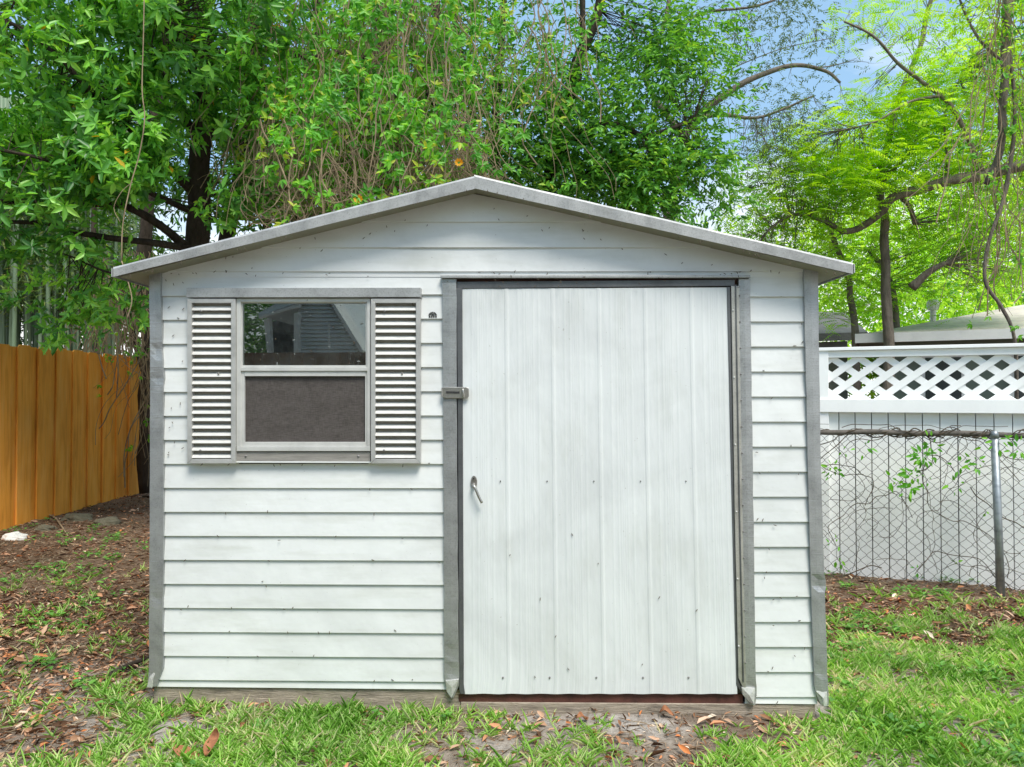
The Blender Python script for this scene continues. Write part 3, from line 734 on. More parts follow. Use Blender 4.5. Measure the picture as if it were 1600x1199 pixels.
for i in range(-32, 66):
    for sg in (1, -1):
        s0 = i*d_ if sg > 0 else (i+.5)*d_; pts = []
        nst = 92
        for k in range(nst+1):
            z = cz+.01 - (cz+.01-zlo)*k/nst; tt = (cz+.01-z)*.98; s = s0 + sg*(tt - .0040*math.sin(2*math.pi*(tt-d_/4)/(d_/2)))
            pts.append((s, z))
        pts = [(s, z) for s, z in pts if -1.0 < s < 3.5]
        if len(pts) > 1: q.tube([cpt(s, z, .005*sg + .012*mnoise.noise(Vector((s*2, z*3, 0)))) for s, z in pts], .0021, 3, False)
q.build('wire_mesh', 'chain galvanised', CF)
# vines tangled in the chain link
VC = empty('fence_vine', cpt(.7, 0, .03), 'thin dry vine stems with few green leaves tangled in the chain-link', 'vine')
rs = random.Random(9); q = MB(); tips = []
def clampz(p):
    p.z = max(p.z, gz(p.x, p.y)+.01); return p
for k in range(60):
    s = rs.uniform(-.4, 1.2) if rs.random() < .7 else rs.uniform(.8, 3.2); z = rs.choice((rs.uniform(0,.1), cz+.01, rs.uniform(.3, cz)))
    a = rs.uniform(0, 6.28) if z > .15 else rs.uniform(.7, 2.3); pts = []
    if z > cz-.02: a = rs.uniform(3.4, 5.9) if rs.random() < .8 else rs.uniform(0,.7)
    for j in range(rs.randint(6, 16)):
        pts.append(clampz(cpt(s, z, rs.uniform(-.015,.04)))); a += rs.gauss(0, .5); s += math.cos(a)*.075; z = min(cz+.06, z + math.sin(a)*.075)
    q.tube(crom(pts, 3), rs.choice((.0018,.0022,.003,.004)), 4); tips.append(pts)
for k in range(26):                        # stems wound along the rail
    s = rs.uniform(-.8, 2.6); pts = [cpt(s+j*.05, cz+.022*math.sin(j*1.3+k)+rs.gauss(0,.012), .022*math.cos(j*1.3+k)) for j in range(rs.randint(8,22))]
    q.tube(crom(pts, 3), rs.choice((.002,.0035,.005)), 4)
q.build('stems', 'dark stem', VC)
pos=[];dr=[];nm=[];L=[];rn=[]
def puff(c, n, r, l):
    for _ in range(n):
        v = np.array([rs.gauss(0,1), rs.gauss(0,.5), rs.gauss(0,1)]); pos.append(np.array(c)+v*r); dr.append(v+np.array([0,0,-.4])); nm.append((rs.gauss(0,.6), -1, rs.gauss(.4,.5))); L.append(rs.uniform(.7,1.2)*l); rn.append(rs.random())
for (x, y, n) in ((1440,715,34),(1428,745,26),(1455,700,14),(1300,735,14),(1395,752,10),(1590,705,22),(1560,690,8),(1500,730,9),(1525,725,9),(1420,765,8),(1492,757,5),(1350,700,8),(1308,870,6)):
    Y = 5.62-(x-1275)/325*.46 - .04; puff(P(x, y, Y), n, .035, .055)
for t in tips:
    if rs.random() < .3: puff(t[-1], 3, .02, .035)
leaves('foliage', 'vine leaf', VC, pos, dr, nm, np.array(L), np.array(L)*.42, np.array(rn)*.7)

# ------------------------------------------------------------------ neighbour houses (right, beyond the fences)
def house_right():
    a = P(1339, 524, 11.5); b_ = P(1700, 511, 10.2); ee = Vector((b_.x-a.x, b_.y-a.y, 0)).normalized(); bk = Vector((-ee.y, ee.x, 0))
    if bk.y < 0: bk = -bk
    ze = a.z
    HR = empty('neighbour_house', (a.x+1.5, a.y+1, gz(6,9)), 'grey-green house with low shingle roof behind the white fence', 'house')
    L_ = 7.0; q = MB()
    def pt(s, d, z): return Vector((a.x, a.y, 0)) + ee*s + bk*d + UP*z
    # hipped roof with the ridge parallel to the eave
    E = [pt(0,0,ze), pt(L_,0,ze), pt(L_,7,ze), pt(0,7,ze)]; rd = [pt(3.2,3.5,ze+.80), pt(L_-.5,3.5,ze+.80)]
    q.add(E+rd+[v-UP*.05 for v in E], [(0,1,5,4),(1,2,5),(2,3,4,5),(3,0,4),(6,9,8,7),(0,6,7,1),(1,7,8,2),(2,8,9,3),(3,9,6,0)])
    rf = q.build('roof', 'shingles', HR)
    q = MB(); q.slab([pt(-.03,-.03,ze+.02), pt(L_,-.03,ze+.02), pt(L_,-.03,ze-.13), pt(-.03,-.03,ze-.13)], bk*.028); q.slab([pt(-.03,0,ze+.015), pt(-.03,7,ze+.015), pt(-.03,7,ze-.125), pt(-.03,0,ze-.125)], ee*.025); q.build('fascia', 'trim white', rf)
    q = MB(); q.slab([pt(.5,.5,-.5), pt(3.0,.5,-.5), pt(3.0,.5,ze-.052), pt(.5,.5,ze-.052)], bk*5.9); q.build('wall', 'green stucco', HR)
    q = MB(); q.slab([pt(3.0,.35,-.5), pt(L_-.4,.35,-.5), pt(L_-.4,.35,ze-.053), pt(3.0,.35,ze-.053)], bk*6); q.build('wall', 'pale stucco', HR)['label'] = 'pale grey end wall'
    for s0, s1 in ((1.0, 1.5), (2.2, 2.75), (4.0,4.9)):
        f = MB(); dd = .46 if s0 < 3 else .31; f.slab([pt(s0-.06,dd,.85), pt(s1+.06,dd,.85), pt(s1+.06,dd,2.1), pt(s0-.06,dd,2.1)], bk*.035); fo = f.build('window', 'trim white', HR)
        f = MB(); f.slab([pt(s0,dd-.006,.92), pt(s1,dd-.006,.92), pt(s1,dd-.006,2.04), pt(s0,dd-.006,2.04)], bk*.004); f.build('pane', 'window dark', fo)
    c = P(1458, 508, 12.2); q = MB(); q.tube([c-UP*.25, c+UP*.28], .045, 12); q.tube([c-UP*.06, c+UP*.0], [.075,.05], 12); v = q.build('vent_pipe', 'window aluminium', rf, smooth=False)
    q = MB(); q.tube([c+UP*.26, c+UP*.30, c+UP*.40, c+UP*.44], [.08,.095,.095,.06], 12); q.build('vent_cap', 'trim white', v)
house_right()
def outbuilding():
    a = P(1262, 478, 15.0); b_ = P(1352, 527, 14.0)
    HB = empty('neighbour_outbuilding', (a.x+1, 14.5, 0), 'small dark-roofed outbuilding between the shed and the green house', 'outbuilding')
    e1 = P(1230, 527, 13.5); e2 = P(1356, 523, 13.5); r1 = P(1230, 490, 15.8); r2 = P(1318, 492, 15.8)
    q = MB(); q.slab([e1, e2, r2, r1], (0,0,.05)); q.slab([r1, r2, e2+Vector((0,4.6,0)), e1+Vector((0,4.6,0))], (0,0,.05)); q.build('roof', 'dark shingles', HB)
    q = MB(); q.slab([e1+Vector((0,-.03,.03)), e2+Vector((0,-.03,.03)), e2+Vector((0,-.03,-.1)), e1+Vector((0,-.03,-.1))], (0,.03,0)); q.build('fascia', 'dark shingles', HB)
    q = MB(); q.slab([e1+Vector((0,.3,-.1)), e2+Vector((-.25,.3,-.1)), Vector((e2.x-.25, 13.8, -.4)), Vector((e1.x, 13.8, -.4))], (0,4,0)); q.build('wall', 'pale stucco', HB)
outbuilding()
# house behind the camera (seen mirrored in the upper window pane)
def rear_house():
    # mirror depth helper: a point that reflects in the pane at photo px (x, y) at distance d from the mirrored eye
    def M(px, py, d):
        d_ = ray(px, py); n = Vector((-K, -1, 0)).normalized(); o = Vector((0,0,CZ)); dv = Vector(d_)
        t = (D0-.011)/(dv.y+K*dv.x); hit = o+dv*t; r = dv - 2*dv.dot(n)*n
        return hit + r*((d-t*dv.y)/abs(r.y))
    c = M(470, 560, 10); RH = empty('rear_house', (c.x, c.y-1, 0), 'white clapboard house with gable end mirrored in the upper window pane', 'house')
    def panel(pts, d, name, mat, th=.06, par=None):
        q = MB(); q.slab([M(x, y, d) for x, y in pts], (0,-th,0)); return q.build(name, mat, par or RH)
    # gable wall with courses
    q = MB()
    def xr(y): return 518+(y-480)*.66
    y = 440
    while y < 640:
        y2 = y+6.2; a1, a2 = M(467,y,9.5), M(467,y2,9.5); b1, b2 = M(min(600,xr(y)) if y < 548 else 556,y,9.5), M(min(600,xr(y2)) if y2 < 548 else 556,y2,9.5)
        o = Vector((0,.03,0)); q.add([a1,b1,b2+o,a2+o,b2,a2], [(0,1,2,3),(3,2,4,5)]); y = y2
    q.slab([M(467,440,9.56), M(467,640,9.56), M(556,640,9.56), M(556,548,9.56), M(494,440,9.56)], (0,-3,0))
    q.build('gable_wall', 'house siding', RH)
    panel([(488,430),(562,549),(568,549),(492,426)], 9.4, 'rake_board', 'trim white', .5)
    panel([(404,489),(404,494),(468,472),(468,455)], 9.3, 'porch_roof', 'house siding', 2.5)
    panel([(404,494.5),(404,498),(468,480),(468,474)], 9.25, 'porch_fascia', 'trim white', .06)
    panel([(412,500),(418,560),(424,560),(420,498)], 9.3, 'porch_post', 'trim white', .1)
    panel([(459,490),(459,640),(466,640),(466,488)], 9.3, 'porch_post', 'trim white', .1)
    panel([(424,503),(424,640),(459,640),(459,497)], 10.6, 'dark_doorway', 'dark interior')
    panel([(512,505),(512,545),(514.5,545),(514.5,505)], 9.35, 'corner_board', 'trim white', .04)
    RF = empty('rear_fence', (c.x, c.y+3, 0), 'low brown board fence mirrored along the bottom of the upper pane', 'fence')
    q = MB(); a = M(300,552,7.6); b_ = M(700,552,7.6); x = min(a.x,b_.x)-3; x1 = max(a.x,b_.x)+2
    while x < x1: q.box((x, a.y, a.z/2), (.066, .012, a.z/2)); x += .14
    q.build('boards', 'brown fence', RF)
    return M
MIR = rear_house()

# ------------------------------------------------------------------ small things on the ground
def rock(name, x, y, sx, sy, sz, mat, label, seed, cat='rock', group=None):
    g = gz(x, y)-sz*.35; mb = MB(); n, m = 14, 9; vs = []
    for j in range(m+1):
        th = math.pi*j/m
        for i in range(n):
            ph = 2*math.pi*i/n; d = Vector((math.sin(th)*math.cos(ph), math.sin(th)*math.sin(ph), math.cos(th)))
            k = 1+.38*mnoise.noise(d*1.6+Vector((seed,0,0)))+.12*mnoise.noise(d*5+Vector((0,seed,0)))
            vs.append(Vector((x+d.x*sx*k, y+d.y*sy*k, g+sz*.35+d.z*sz*k)))
    mb.add(vs, [(j*n+i, (j+1)*n+i, (j+1)*n+(i+1)%n, j*n+(i+1)%n) for j in range(m) for i in range(n)])
    o = mb.build(name, mat, None); tag(o, label, cat, group)
def gp(px, py):                           # ground point under a photo pixel
    Y = 5.0
    for _ in range(30):
        p = P(px, py, Y); d = ray(px, py); g = gz(p.x, Y); Y = (g-CZ)/d[2]*d[1]
    return Vector(((d[0]/d[1])*Y, Y, g))
for (px, py, s, m_, lb, sd) in ((22,842,.12,'rubble white','broken lump of white rubble at the foot of the orange fence',1.0),
        (120,812,.17,'rock','mossy grey rock nearest the middle of the orange fence foot',2.2),
        (166,819,.15,'rock','flat mossy rock nearer the shed, below the orange fence end',3.1),
        (70,828,.10,'rock','small grey rock just right of the white rubble',4.4)):
    p = gp(px, py); rock('rock' if m_ == 'rock' else 'rubble_piece', p.x, p.y, s, s*.7, s*.45, m_, lb, sd, 'rock' if m_ == 'rock' else 'rubble')
def stick(pts, r, name, label, mat='vine stem'):
    ps = []
    for k, (x, y) in enumerate(pts):
        p = gp(x, y); p.z += r + .003 + (.008 if 0 < k < len(pts)-1 else 0); ps.append(p)
    mb = MB(); c = crom(ps, 6); mb.tube(c, [r*(1-.5*i/len(c)) for i in range(len(c))], 7); o = mb.build(name, mat, None, smooth=True); tag(o, label, 'stick')
stick([(70,806),(85,812),(96,826),(106,840)], .012, 'fallen_stick', 'curved pale stick lying in front of the orange fence foot')
stick([(170,1062),(200,1048),(232,1034)], .016, 'wood_offcut', 'dark weathered wood piece against the lower left corner of the shed', 'bark dark')
stick([(20,1018),(50,995),(82,975)], .004, 'fallen_stick', 'thin straight twig in the litter at the lower left edge')
stick([(1245,925),(1300,918),(1352,925)], .004, 'fallen_stick', 'thin pale twig in litter right of the shed corner')
stick([(130,1158),(175,1150),(220,1160)], .005, 'fallen_stick', 'pale twig on the grass at the lower left corner')
stick([(1260,1132),(1300,1128),(1372,1131)], .005, 'fallen_stick', 'pale twig on the lawn below the right corner of the shed')
def bigleaf(px, py, a, l, label, stand=.1, mat='brown leaf'):
    p = gp(px, py); mb = MB(); n, m = 9, 6; dx = Vector((math.cos(a), math.sin(a), stand)).normalized(); sd = dx.cross(Vector((0,-.5,1))).normalized(); up = sd.cross(dx)
    for side in (0,):
        vs = []
        for i in range(n+1):
            t = i/n; w = l*.24*math.sin(math.pi*min(1,t*.97+.02))**.75
            for j in range(m+1):
                q = (j/m-.5)*2; c_ = q*1.15
                vs.append(p + dx*l*(t-.3*t*t*.3) + sd*(w*math.sin(c_)/1.1) + up*(w*(1-math.cos(c_)) + .018*math.sin(t*5+a) + .003*math.sin(q*9+t*11)) + Vector((0,0,.02)))
        mb.add(vs, [(i*(m+1)+j, (i+1)*(m+1)+j, (i+1)*(m+1)+j+1, i*(m+1)+j+1) for i in range(n) for j in range(m)])
    o = mb.build('fallen_leaf', mat, None, smooth=True); so_ = o.modifiers.new('thickness', 'SOLIDIFY'); so_.thickness = .0008; tag(o, label, 'leaf')
bigleaf(312, 1190, 3.0, .12, 'large brown curled leaf lying flat at bottom left of the lawn')
bigleaf(325, 1190, 1.2, .11, 'large brown leaf standing on end at bottom left of the lawn', 2.2)
bigleaf(900, 1132, .4, .07, 'orange-brown leaf on bare soil below the door')
bigleaf(1030, 1120, -.3, .07, 'tan leaf lying against the sill below the right part of the door')

# ------------------------------------------------------------------ trees
def tree(name, label, cat, base, limbs, blobs, style, leafmat_, L0, W0, bark='bark dark', seed=1, twig_r=.006, twig_frac=1.0, ng=(4,7), per=(5,9), R0=.10, extra=None, foliage='crown', gap=.0, group=None):
    rs = random.Random(seed); rn_ = np.random.default_rng(seed)
    root = empty(name, base, label, cat, group); q = MB(); samples = []
    for pts, r0, r1 in limbs:
        c = wob(crom([P(*p) if len(p) == 3 else Vector(p[:3]) for p in pts], 7), r0*.5, seed, 1.6)
        n = len(c); rad = [(r0+(r1-r0)*(i/(n-1))**.8)*(1+.12*mnoise.noise(c[i]*5)) for i in range(n)]
        q.tube(c, rad, 10 if r0 > .05 else 6); samples += [(v, r) for v, r in zip(c, rad)]
    tr_ = q.build('trunk', bark, root, smooth=True)
    S = np.array([list(v) for v, r in samples]); tw = MB()
    pos=[];dr=[];nm=[];L=[];rnd=[]
    def leaf(p, d, n, l, r): pos.append(p); dr.append(d); nm.append(n); L.append(l); rnd.append(r)
    for (bx, by, bY, rx, ry, rY, cnt) in blobs:
        c0 = P(bx, by, bY); k = bY/F; made = 0; tries = 0
        while made < cnt and tries < cnt*6:
            tries += 1
            v = np.array([rs.gauss(0,1), rs.gauss(0,1), rs.gauss(0,1)]); v *= rs.random()**(1/3)/np.linalg.norm(v)
            c = np.array([c0.x+v[0]*rx*k, c0.y+v[1]*rY, c0.z+v[2]*ry*k])
            if mnoise.noise(Vector(c*1.7)+Vector((seed,0,0))) < gap-.25: continue
            if c[2] < 2.0 and -1.9 < c[0] < 1.7 and c[1] < 6.0: continue
            if c[2] < 2.45 and -1.95 < c[0] < 1.75 and c[1] < 5.9: continue
            if c[2] < .3: continue
            made += 1
            if len(S) and rs.random() < twig_frac:
                d2 = np.sum((S-c)**2, axis=1); j = int(np.argmin(d2 + rn_.random(len(S))*.25)); s = S[j]; dist = math.sqrt(float(np.sum((s-c)**2)))
                if dist < 3.5:
                    mid = (s+c)/2 + np.array([0,0,-.06*dist]) + rn_.normal(0,.07*dist,3); mid2 = s*.25+mid*.5+c*.25+rn_.normal(0,.03*dist,3)
                    r_ = twig_r*(.5+dist*.5)
                    tw.tube(crom([Vector(s), Vector(mid2), Vector(mid), Vector(c)], 3), [r_*(1-.075*i) for i in range(10)], 4)
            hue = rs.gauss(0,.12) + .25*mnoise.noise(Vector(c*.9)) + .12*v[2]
            for _ in range(rs.randint(*ng)):
                g = np.array([rs.gauss(0,1), rs.gauss(0,1), rs.gauss(0,.7)]); p = c + g*R0
                if style == 'rosette':
                    ax = unit((g + np.array([0,0,.6]))[None])[0]; u = np.cross(ax, [.3,.5,.8]); u /= np.linalg.norm(u); w = np.cross(ax, u); ph0 = rs.uniform(0,6.28); m = rs.randint(*per)
                    for i in range(m):
                        ph = ph0+i*6.283/m+rs.gauss(0,.2); el = rs.uniform(-.1,.8); d = (u*math.cos(ph)+w*math.sin(ph)) + ax*el + np.array([0,0,-.15])
                        leaf(p - ax*rs.uniform(0,.03), d, ax+rn_.normal(0,.25,3), L0*rs.uniform(.45,1.2), rs.betavariate(2,2)*.97+hue)
                elif style == 'spray':
                    ax = unit((g + np.array([0,0,-.2]))[None])[0]; m = rs.randint(*per); u = np.cross(ax, [0,0,1.]); u /= max(np.linalg.norm(u), 1e-6)
                    tw_l = L0*m*.32
                    for i in range(m):
                        sgn = 1 if i % 2 else -1; d = ax*.7 + u*sgn*.8 + rn_.normal(0,.3,3) + np.array([0,0,-.25])
                        leaf(p + ax*tw_l*(i/m), d, np.array([0,0,1.])+rn_.normal(0,.5,3), L0*rs.uniform(.6,1.2), rs.betavariate(2,2)+hue)
                else:                       # frond: paired leaflets along a rachis
                    a = rs.uniform(0,6.283); ax = np.array([math.cos(a), math.sin(a), rs.uniform(-.55,.15)]); ax /= np.linalg.norm(ax)
                    u = np.cross(ax, [0,0,1.]); u /= np.linalg.norm(u); up = np.cross(u, ax); m = rs.randint(*per); rl = L0*m*.5; h0 = rs.betavariate(2,2)+hue
                    for i in range(m):
                        t = (i+.5)/m; pp = p + ax*rl*t - np.array([0,0,.18*rl*t*t])
                        for sgn in (1,-1):
                            leaf(pp, ax*.45+u*sgn+np.array([0,0,-.15]), up+rn_.normal(0,.15,3), L0*(1-.5*abs(t-.4))*rs.uniform(.85,1.1), h0+rs.gauss(0,.06))
    if tw.v: tw.build('twigs', bark, root)
    leaves(foliage, leafmat_, root, pos, dr, nm, np.array(L), np.array(L)*(W0/L0), np.clip(np.array(rnd), 0, .97) if leafmat_ != 'laurel leaf' else np.where(rn_.random(len(rnd)) < .004, 1.0, np.clip(np.array(rnd), 0, .96)))
    return root
# 1. big-leaved dark tree on the left
t1 = P(305, 700, 7.2); t1.z = gz(t1.x, t1.y)
tree('laurel_tree', 'dark glossy big-leaved tree rising behind the left end of the roof', 'tree', t1,
    [([(315,760,7.2),(305,420,7.2),(312,300,7.1),(325,120,7.0),(300,-80,7.0),(290,-400,7.0)], .14, .08),
     ([(365,760,7.5),(350,420,7.5),(375,260,7.4),(400,60,7.4),(420,-200,7.4)], .10, .05),
     ([(300,388,7.1),(240,380,6.8),(130,365,6.5),(70,350,6.4),(-60,345,6.2)], .045, .015),
     ([(300,395,7.1),(250,352,6.9),(190,322,6.6),(110,318,6.4),(0,312,6.2),(-100,290,6.0)], .05, .018),
     ([(305,300,7.1),(230,230,6.7),(150,150,6.3),(60,60,6.0),(-60,0,5.8)], .05, .012),
     ([(312,220,7.1),(230,80,6.6),(180,0,6.3),(140,-150,6.2)], .05, .012),
     ([(320,150,7.0),(270,60,6.4),(240,20,6.0)], .035, .01),
     ([(300,330,7.1),(200,290,6.4),(80,250,5.9),(-40,230,5.7)], .035, .01),
     ([(300,420,7.1),(230,430,6.8),(170,425,6.5),(110,400,6.4)], .022, .008)],
    [(90,80,6.3,200,150,.8,200),(300,60,6.6,120,60,.5,34),(330,40,6.2,140,110,.7,90),(90,250,6.2,170,85,.7,120),(235,170,6.3,60,80,.5,26),(378,315,6.6,42,60,.3,22),(195,245,6.1,80,55,.4,34),
     (60,350,6.1,140,50,.5,26),(70,480,6.6,150,60,.4,24),(-140,150,6.3,180,260,.9,120),(180,-160,6.4,380,140,1.1,170),(390,140,6.6,70,150,.4,40),(180,450,6.9,60,50,.3,9)],
    'rosette', 'laurel leaf', .112, .041, seed=4, ng=(3,7), per=(5,8), R0=.11, gap=-.02)
# 2. vine-draped tree in the middle
t2 = P(600, 700, 8.0); t2.z = gz(t2.x, t2.y)
tree('vine_draped_tree', 'dark-trunked tree smothered in climbing vine behind the roof left of the peak', 'tree', t2,
    [([(600,760,8),(595,420,8),(610,250,8),(600,90,8),(590,-120,8),(600,-400,8)], .13, .08),
     ([(480,760,8.3),(470,300,8.3),(500,120,8.2),(480,-100,8.2)], .07, .05),
     ([(605,260,8),(660,150,7.6),(680,40,7.5),(690,-120,7.4)], .06, .03),
     ([(600,100,8),(540,80,7.6),(470,90,7.2),(420,60,7)], .05, .02),
     ([(660,140,7.2),(700,190,7),(735,230,6.9)], .025, .015),
     ([(425,760,7.4),(415,330,7.4),(400,250,7.4)], .06, .03)],
    [(540,90,7.9,190,170,.6,90),(640,-120,8,220,120,.8,90),(450,-100,8,160,100,.7,50),(650,60,8.2,110,120,.5,40),(540,280,8.3,200,80,.4,250),(570,150,8.4,170,110,.4,190)],
    'rosette', 'laurel leaf', .10, .042, seed=14, ng=(3,5), per=(4,7), R0=.12, gap=0)
# the vine curtain itself
def curtain(name, label, base, strands, leafspec, seed, mat='vine stem', loops=0, lm='vine leaf'):
    rs = random.Random(seed); root = empty(name, base, label, 'vine'); q = MB(); pos=[];dr=[];nm=[];L=[];rn=[]
    for (x0, x1, y0, y1, Y0, Y1, lmin, lmax, cnt) in strands:
        for _ in range(cnt):
            x = rs.uniform(x0, x1); y = rs.uniform(y0, y1); Y = rs.uniform(Y0, Y1); l = rs.uniform(lmin, lmax); n = max(3, int(l/28)); pts = []; a = rs.uniform(-6,6)
            for i in range(n+1):
                pts.append(P(x, y, Y)); a = a*.7 + rs.gauss(0,9); x += a; y += l/n*rs.uniform(.6,1.3); Y += rs.gauss(0,.02)
            pts = [p for p in pts if not (p.z < 2.4 and p.x < 1.7 and p.x > -1.95 and p.y < 5.85) and p.z > .2]
            if len(pts) < 2: continue
            q.tube(crom(pts, 3), rs.choice((.0022,.003,.003,.004,.007)), 4)
            if rs.random() < leafspec[0]:
                h = rs.gauss(0,.2)
                for p in pts[::1]:
                    bare = ss(-float(p.z), -4.1, -3.2) if p.x < .1 and p.y < 7.5 else 0
                    if rs.random() < leafspec[1]*(1-.55*bare) and mnoise.noise(p*1.9+Vector((seed,0,0))) > -.17:
                        k = rs.randint(3,5); c = np.array(p) + np.array([rs.gauss(0,.04), rs.gauss(-.03,.04), rs.gauss(0,.03)])
                        for __ in range(rs.randint(1,4)):
                            cc = c + np.array([rs.gauss(0,.05), rs.gauss(0,.05), rs.gauss(0,.05)]); a0 = rs.uniform(0,6.28)
                            for i in range(k):
                                an = a0 + (i-k/2)*.75; d = np.array([math.cos(an), rs.gauss(0,.3), math.sin(an)*.8-.25]); pos.append(cc); dr.append(d); nm.append((rs.gauss(0,.5), -1, rs.gauss(.5,.4))); L.append(rs.uniform(.045,.085)*leafspec[2]); rn.append(min(1, max(0, rs.betavariate(2,2)+h)))
    for _ in range(loops):                   # curled loose loops in the lower mass
        s = rs.choice(strands); x = rs.uniform(s[0], s[1]); y = 190+150*rs.random()**.6 if s[1] < 1000 else rs.uniform(100,450); Y = rs.uniform(s[4], s[5]); r = rs.uniform(12, 45); a0 = rs.uniform(0,6.28); sw = rs.uniform(2, 4.5)*rs.choice((1,-1))
        pts = [P(x+r*math.cos(a0+sw*i/7)+i*rs.gauss(0,1), y+r*.9*math.sin(a0+sw*i/7), Y+.02*i) for i in range(8)]
        if min(p.z for p in pts) < 2.45 and Y < 5.9: continue
        q.tube(crom(pts, 3), rs.choice((.002,.003,.004)), 4)
    q.build('stems', mat, root)
    if pos: leaves('foliage', lm, root, pos, dr, nm, np.array(L), np.array(L)*.42, rn)
    return root
vb = P(560, 700, 6.6); vb.z = gz(vb.x, vb.y)
curtain('hanging_vine', 'bright yellow-green vine curtain with tangled tan stems left of the roof peak', vb,
    [(390,700,-60,60,6.3,7.1,160,420,135),(400,740,100,230,6.1,6.9,80,220,150),(400,560,150,260,6.1,6.6,80,170,70),(560,700,-60,20,6.7,7.2,100,260,60),(700,760,190,240,6.4,6.7,40,110,28)],
    (.8,.7,1.05), 31, loops=620)
vb = P(790, 600, 7.4); vb.z = gz(vb.x, vb.y)
curtain('hanging_vine', 'sparse grey-green vine strands hanging behind the roof peak', vb,
    [(690,860,-60,60,7.0,7.6,120,300,60),(880,930,-60,40,7.2,7.6,60,200,10)], (.7,.5,1.0), 33)
# orange blossoms
for i, (x, y, lb) in enumerate(((560,312,'orange flower resting just above the roof edge left of the peak'),(717,255,'orange flower in the vine close to the roof peak'))):
    p = P(x, y, 6.05 if i == 0 else 6.3); pos=[];dr=[];nm=[]
    for k in range(10):
        a = k*.63; pos.append(p+Vector((.01*math.cos(a),-.01*(k//5),.01*math.sin(a)))); dr.append((math.cos(a),-.35-.4*(k//5),math.sin(a))); nm.append((-.3*math.cos(a),-1,-.3*math.sin(a)))
    o = leaves('blossom', 'blossom', None, pos, dr, nm, .036, .026, np.linspace(0,1,10)); tag(o, lb, 'flower')
# 3. mid tree
t3 = P(880, 700, 8.8); t3.z = gz(t3.x, t3.y)
tree('oak_tree', 'mid-green broadleaf tree with sky gaps directly behind the right roof slope', 'tree', t3,
    [([(830,760,8.8),(850,420,8.8),(868,210,8.7),(900,110,8.5),(935,20,8.4),(960,-120,8.3)], .11, .05),
     ([(868,210,8.7),(905,120,8.3),(910,20,8.2),(900,-100,8.1)], .05, .03),
     ([(850,330,8.7),(900,285,8.5),(945,258,8.4),(960,235,8.3)], .05, .025),
     ([(860,250,8.6),(920,205,8.3),(965,195,8.2),(1010,210,8.1),(1080,190,8.2)], .05, .02),
     ([(710,760,9),(730,300,9),(735,150,9),(715,60,8.9),(700,-100,8.9)], .05, .03),
     ([(770,760,9),(775,200,9),(785,40,9),(790,-150,9)], .06, .04)],
    [(960,130,8.4,190,130,.8,140),(1000,250,8.3,150,75,.6,100),(790,200,8.6,110,110,.6,100),(860,280,8.4,150,60,.5,80),(1050,300,8.2,95,45,.4,60),(750,60,8.8,90,100,.6,50),(1050,80,8.6,110,90,.6,60),(900,-120,8.6,260,120,1,120),(1105,285,8.2,50,50,.3,22)],
    'spray', 'oak leaf', .088, .036, seed=8, ng=(5,9), per=(5,8), R0=.15, gap=-.02, twig_r=.005)
# 4. thin willow-leaved branches top right of centre
t4 = P(1080, 700, 10.5); t4.z = gz(t4.x, t4.y)
tree('thin_leaved_tree', 'sparse small-leaved tree with bare grey branches against the blue sky', 'tree', t4,
    [([(1020,760,10.5),(1040,400,10.5),(1060,240,10.4),(1085,190,10.3),(1130,150,10.2),(1180,120,10.2),(1240,103,10.2),(1290,112,10.2),(1312,130,10.2)], .09, .018),
     ([(1250,103,10.2),(1290,105,10.2),(1332,95,10.2)], .014, .005),
     ([(1085,185,10.3),(1130,180,10.2),(1190,183,10.2),(1270,150,10.2)], .045, .012),
     ([(1040,120,10.3),(1080,30,10.3),(1180,10,10.2),(1260,-20,10.2)], .03, .012),
     ([(1070,220,10.3),(1010,120,10.3),(1040,30,10.3),(1060,-120,10.3)], .05, .03),
     ([(1000,200,10.3),(1100,130,10.3),(1210,80,10.2),(1300,60,10.2)], .012,.004)],
    [(1130,40,10.3,160,70,.6,60),(1180,150,10.3,90,60,.4,28),(1230,210,10.2,110,50,.4,44),(1190,240,10.2,90,50,.4,36),(1220,20,10.2,60,60,.4,22),(1110,-110,10.3,220,100,.8,60),(1330,90,10.2,70,60,.4,9)],
    'spray', 'willow leaf', .055, .017, bark='bark grey', seed=17, ng=(4,8), per=(6,9), R0=.20, gap=0, twig_r=.0045)
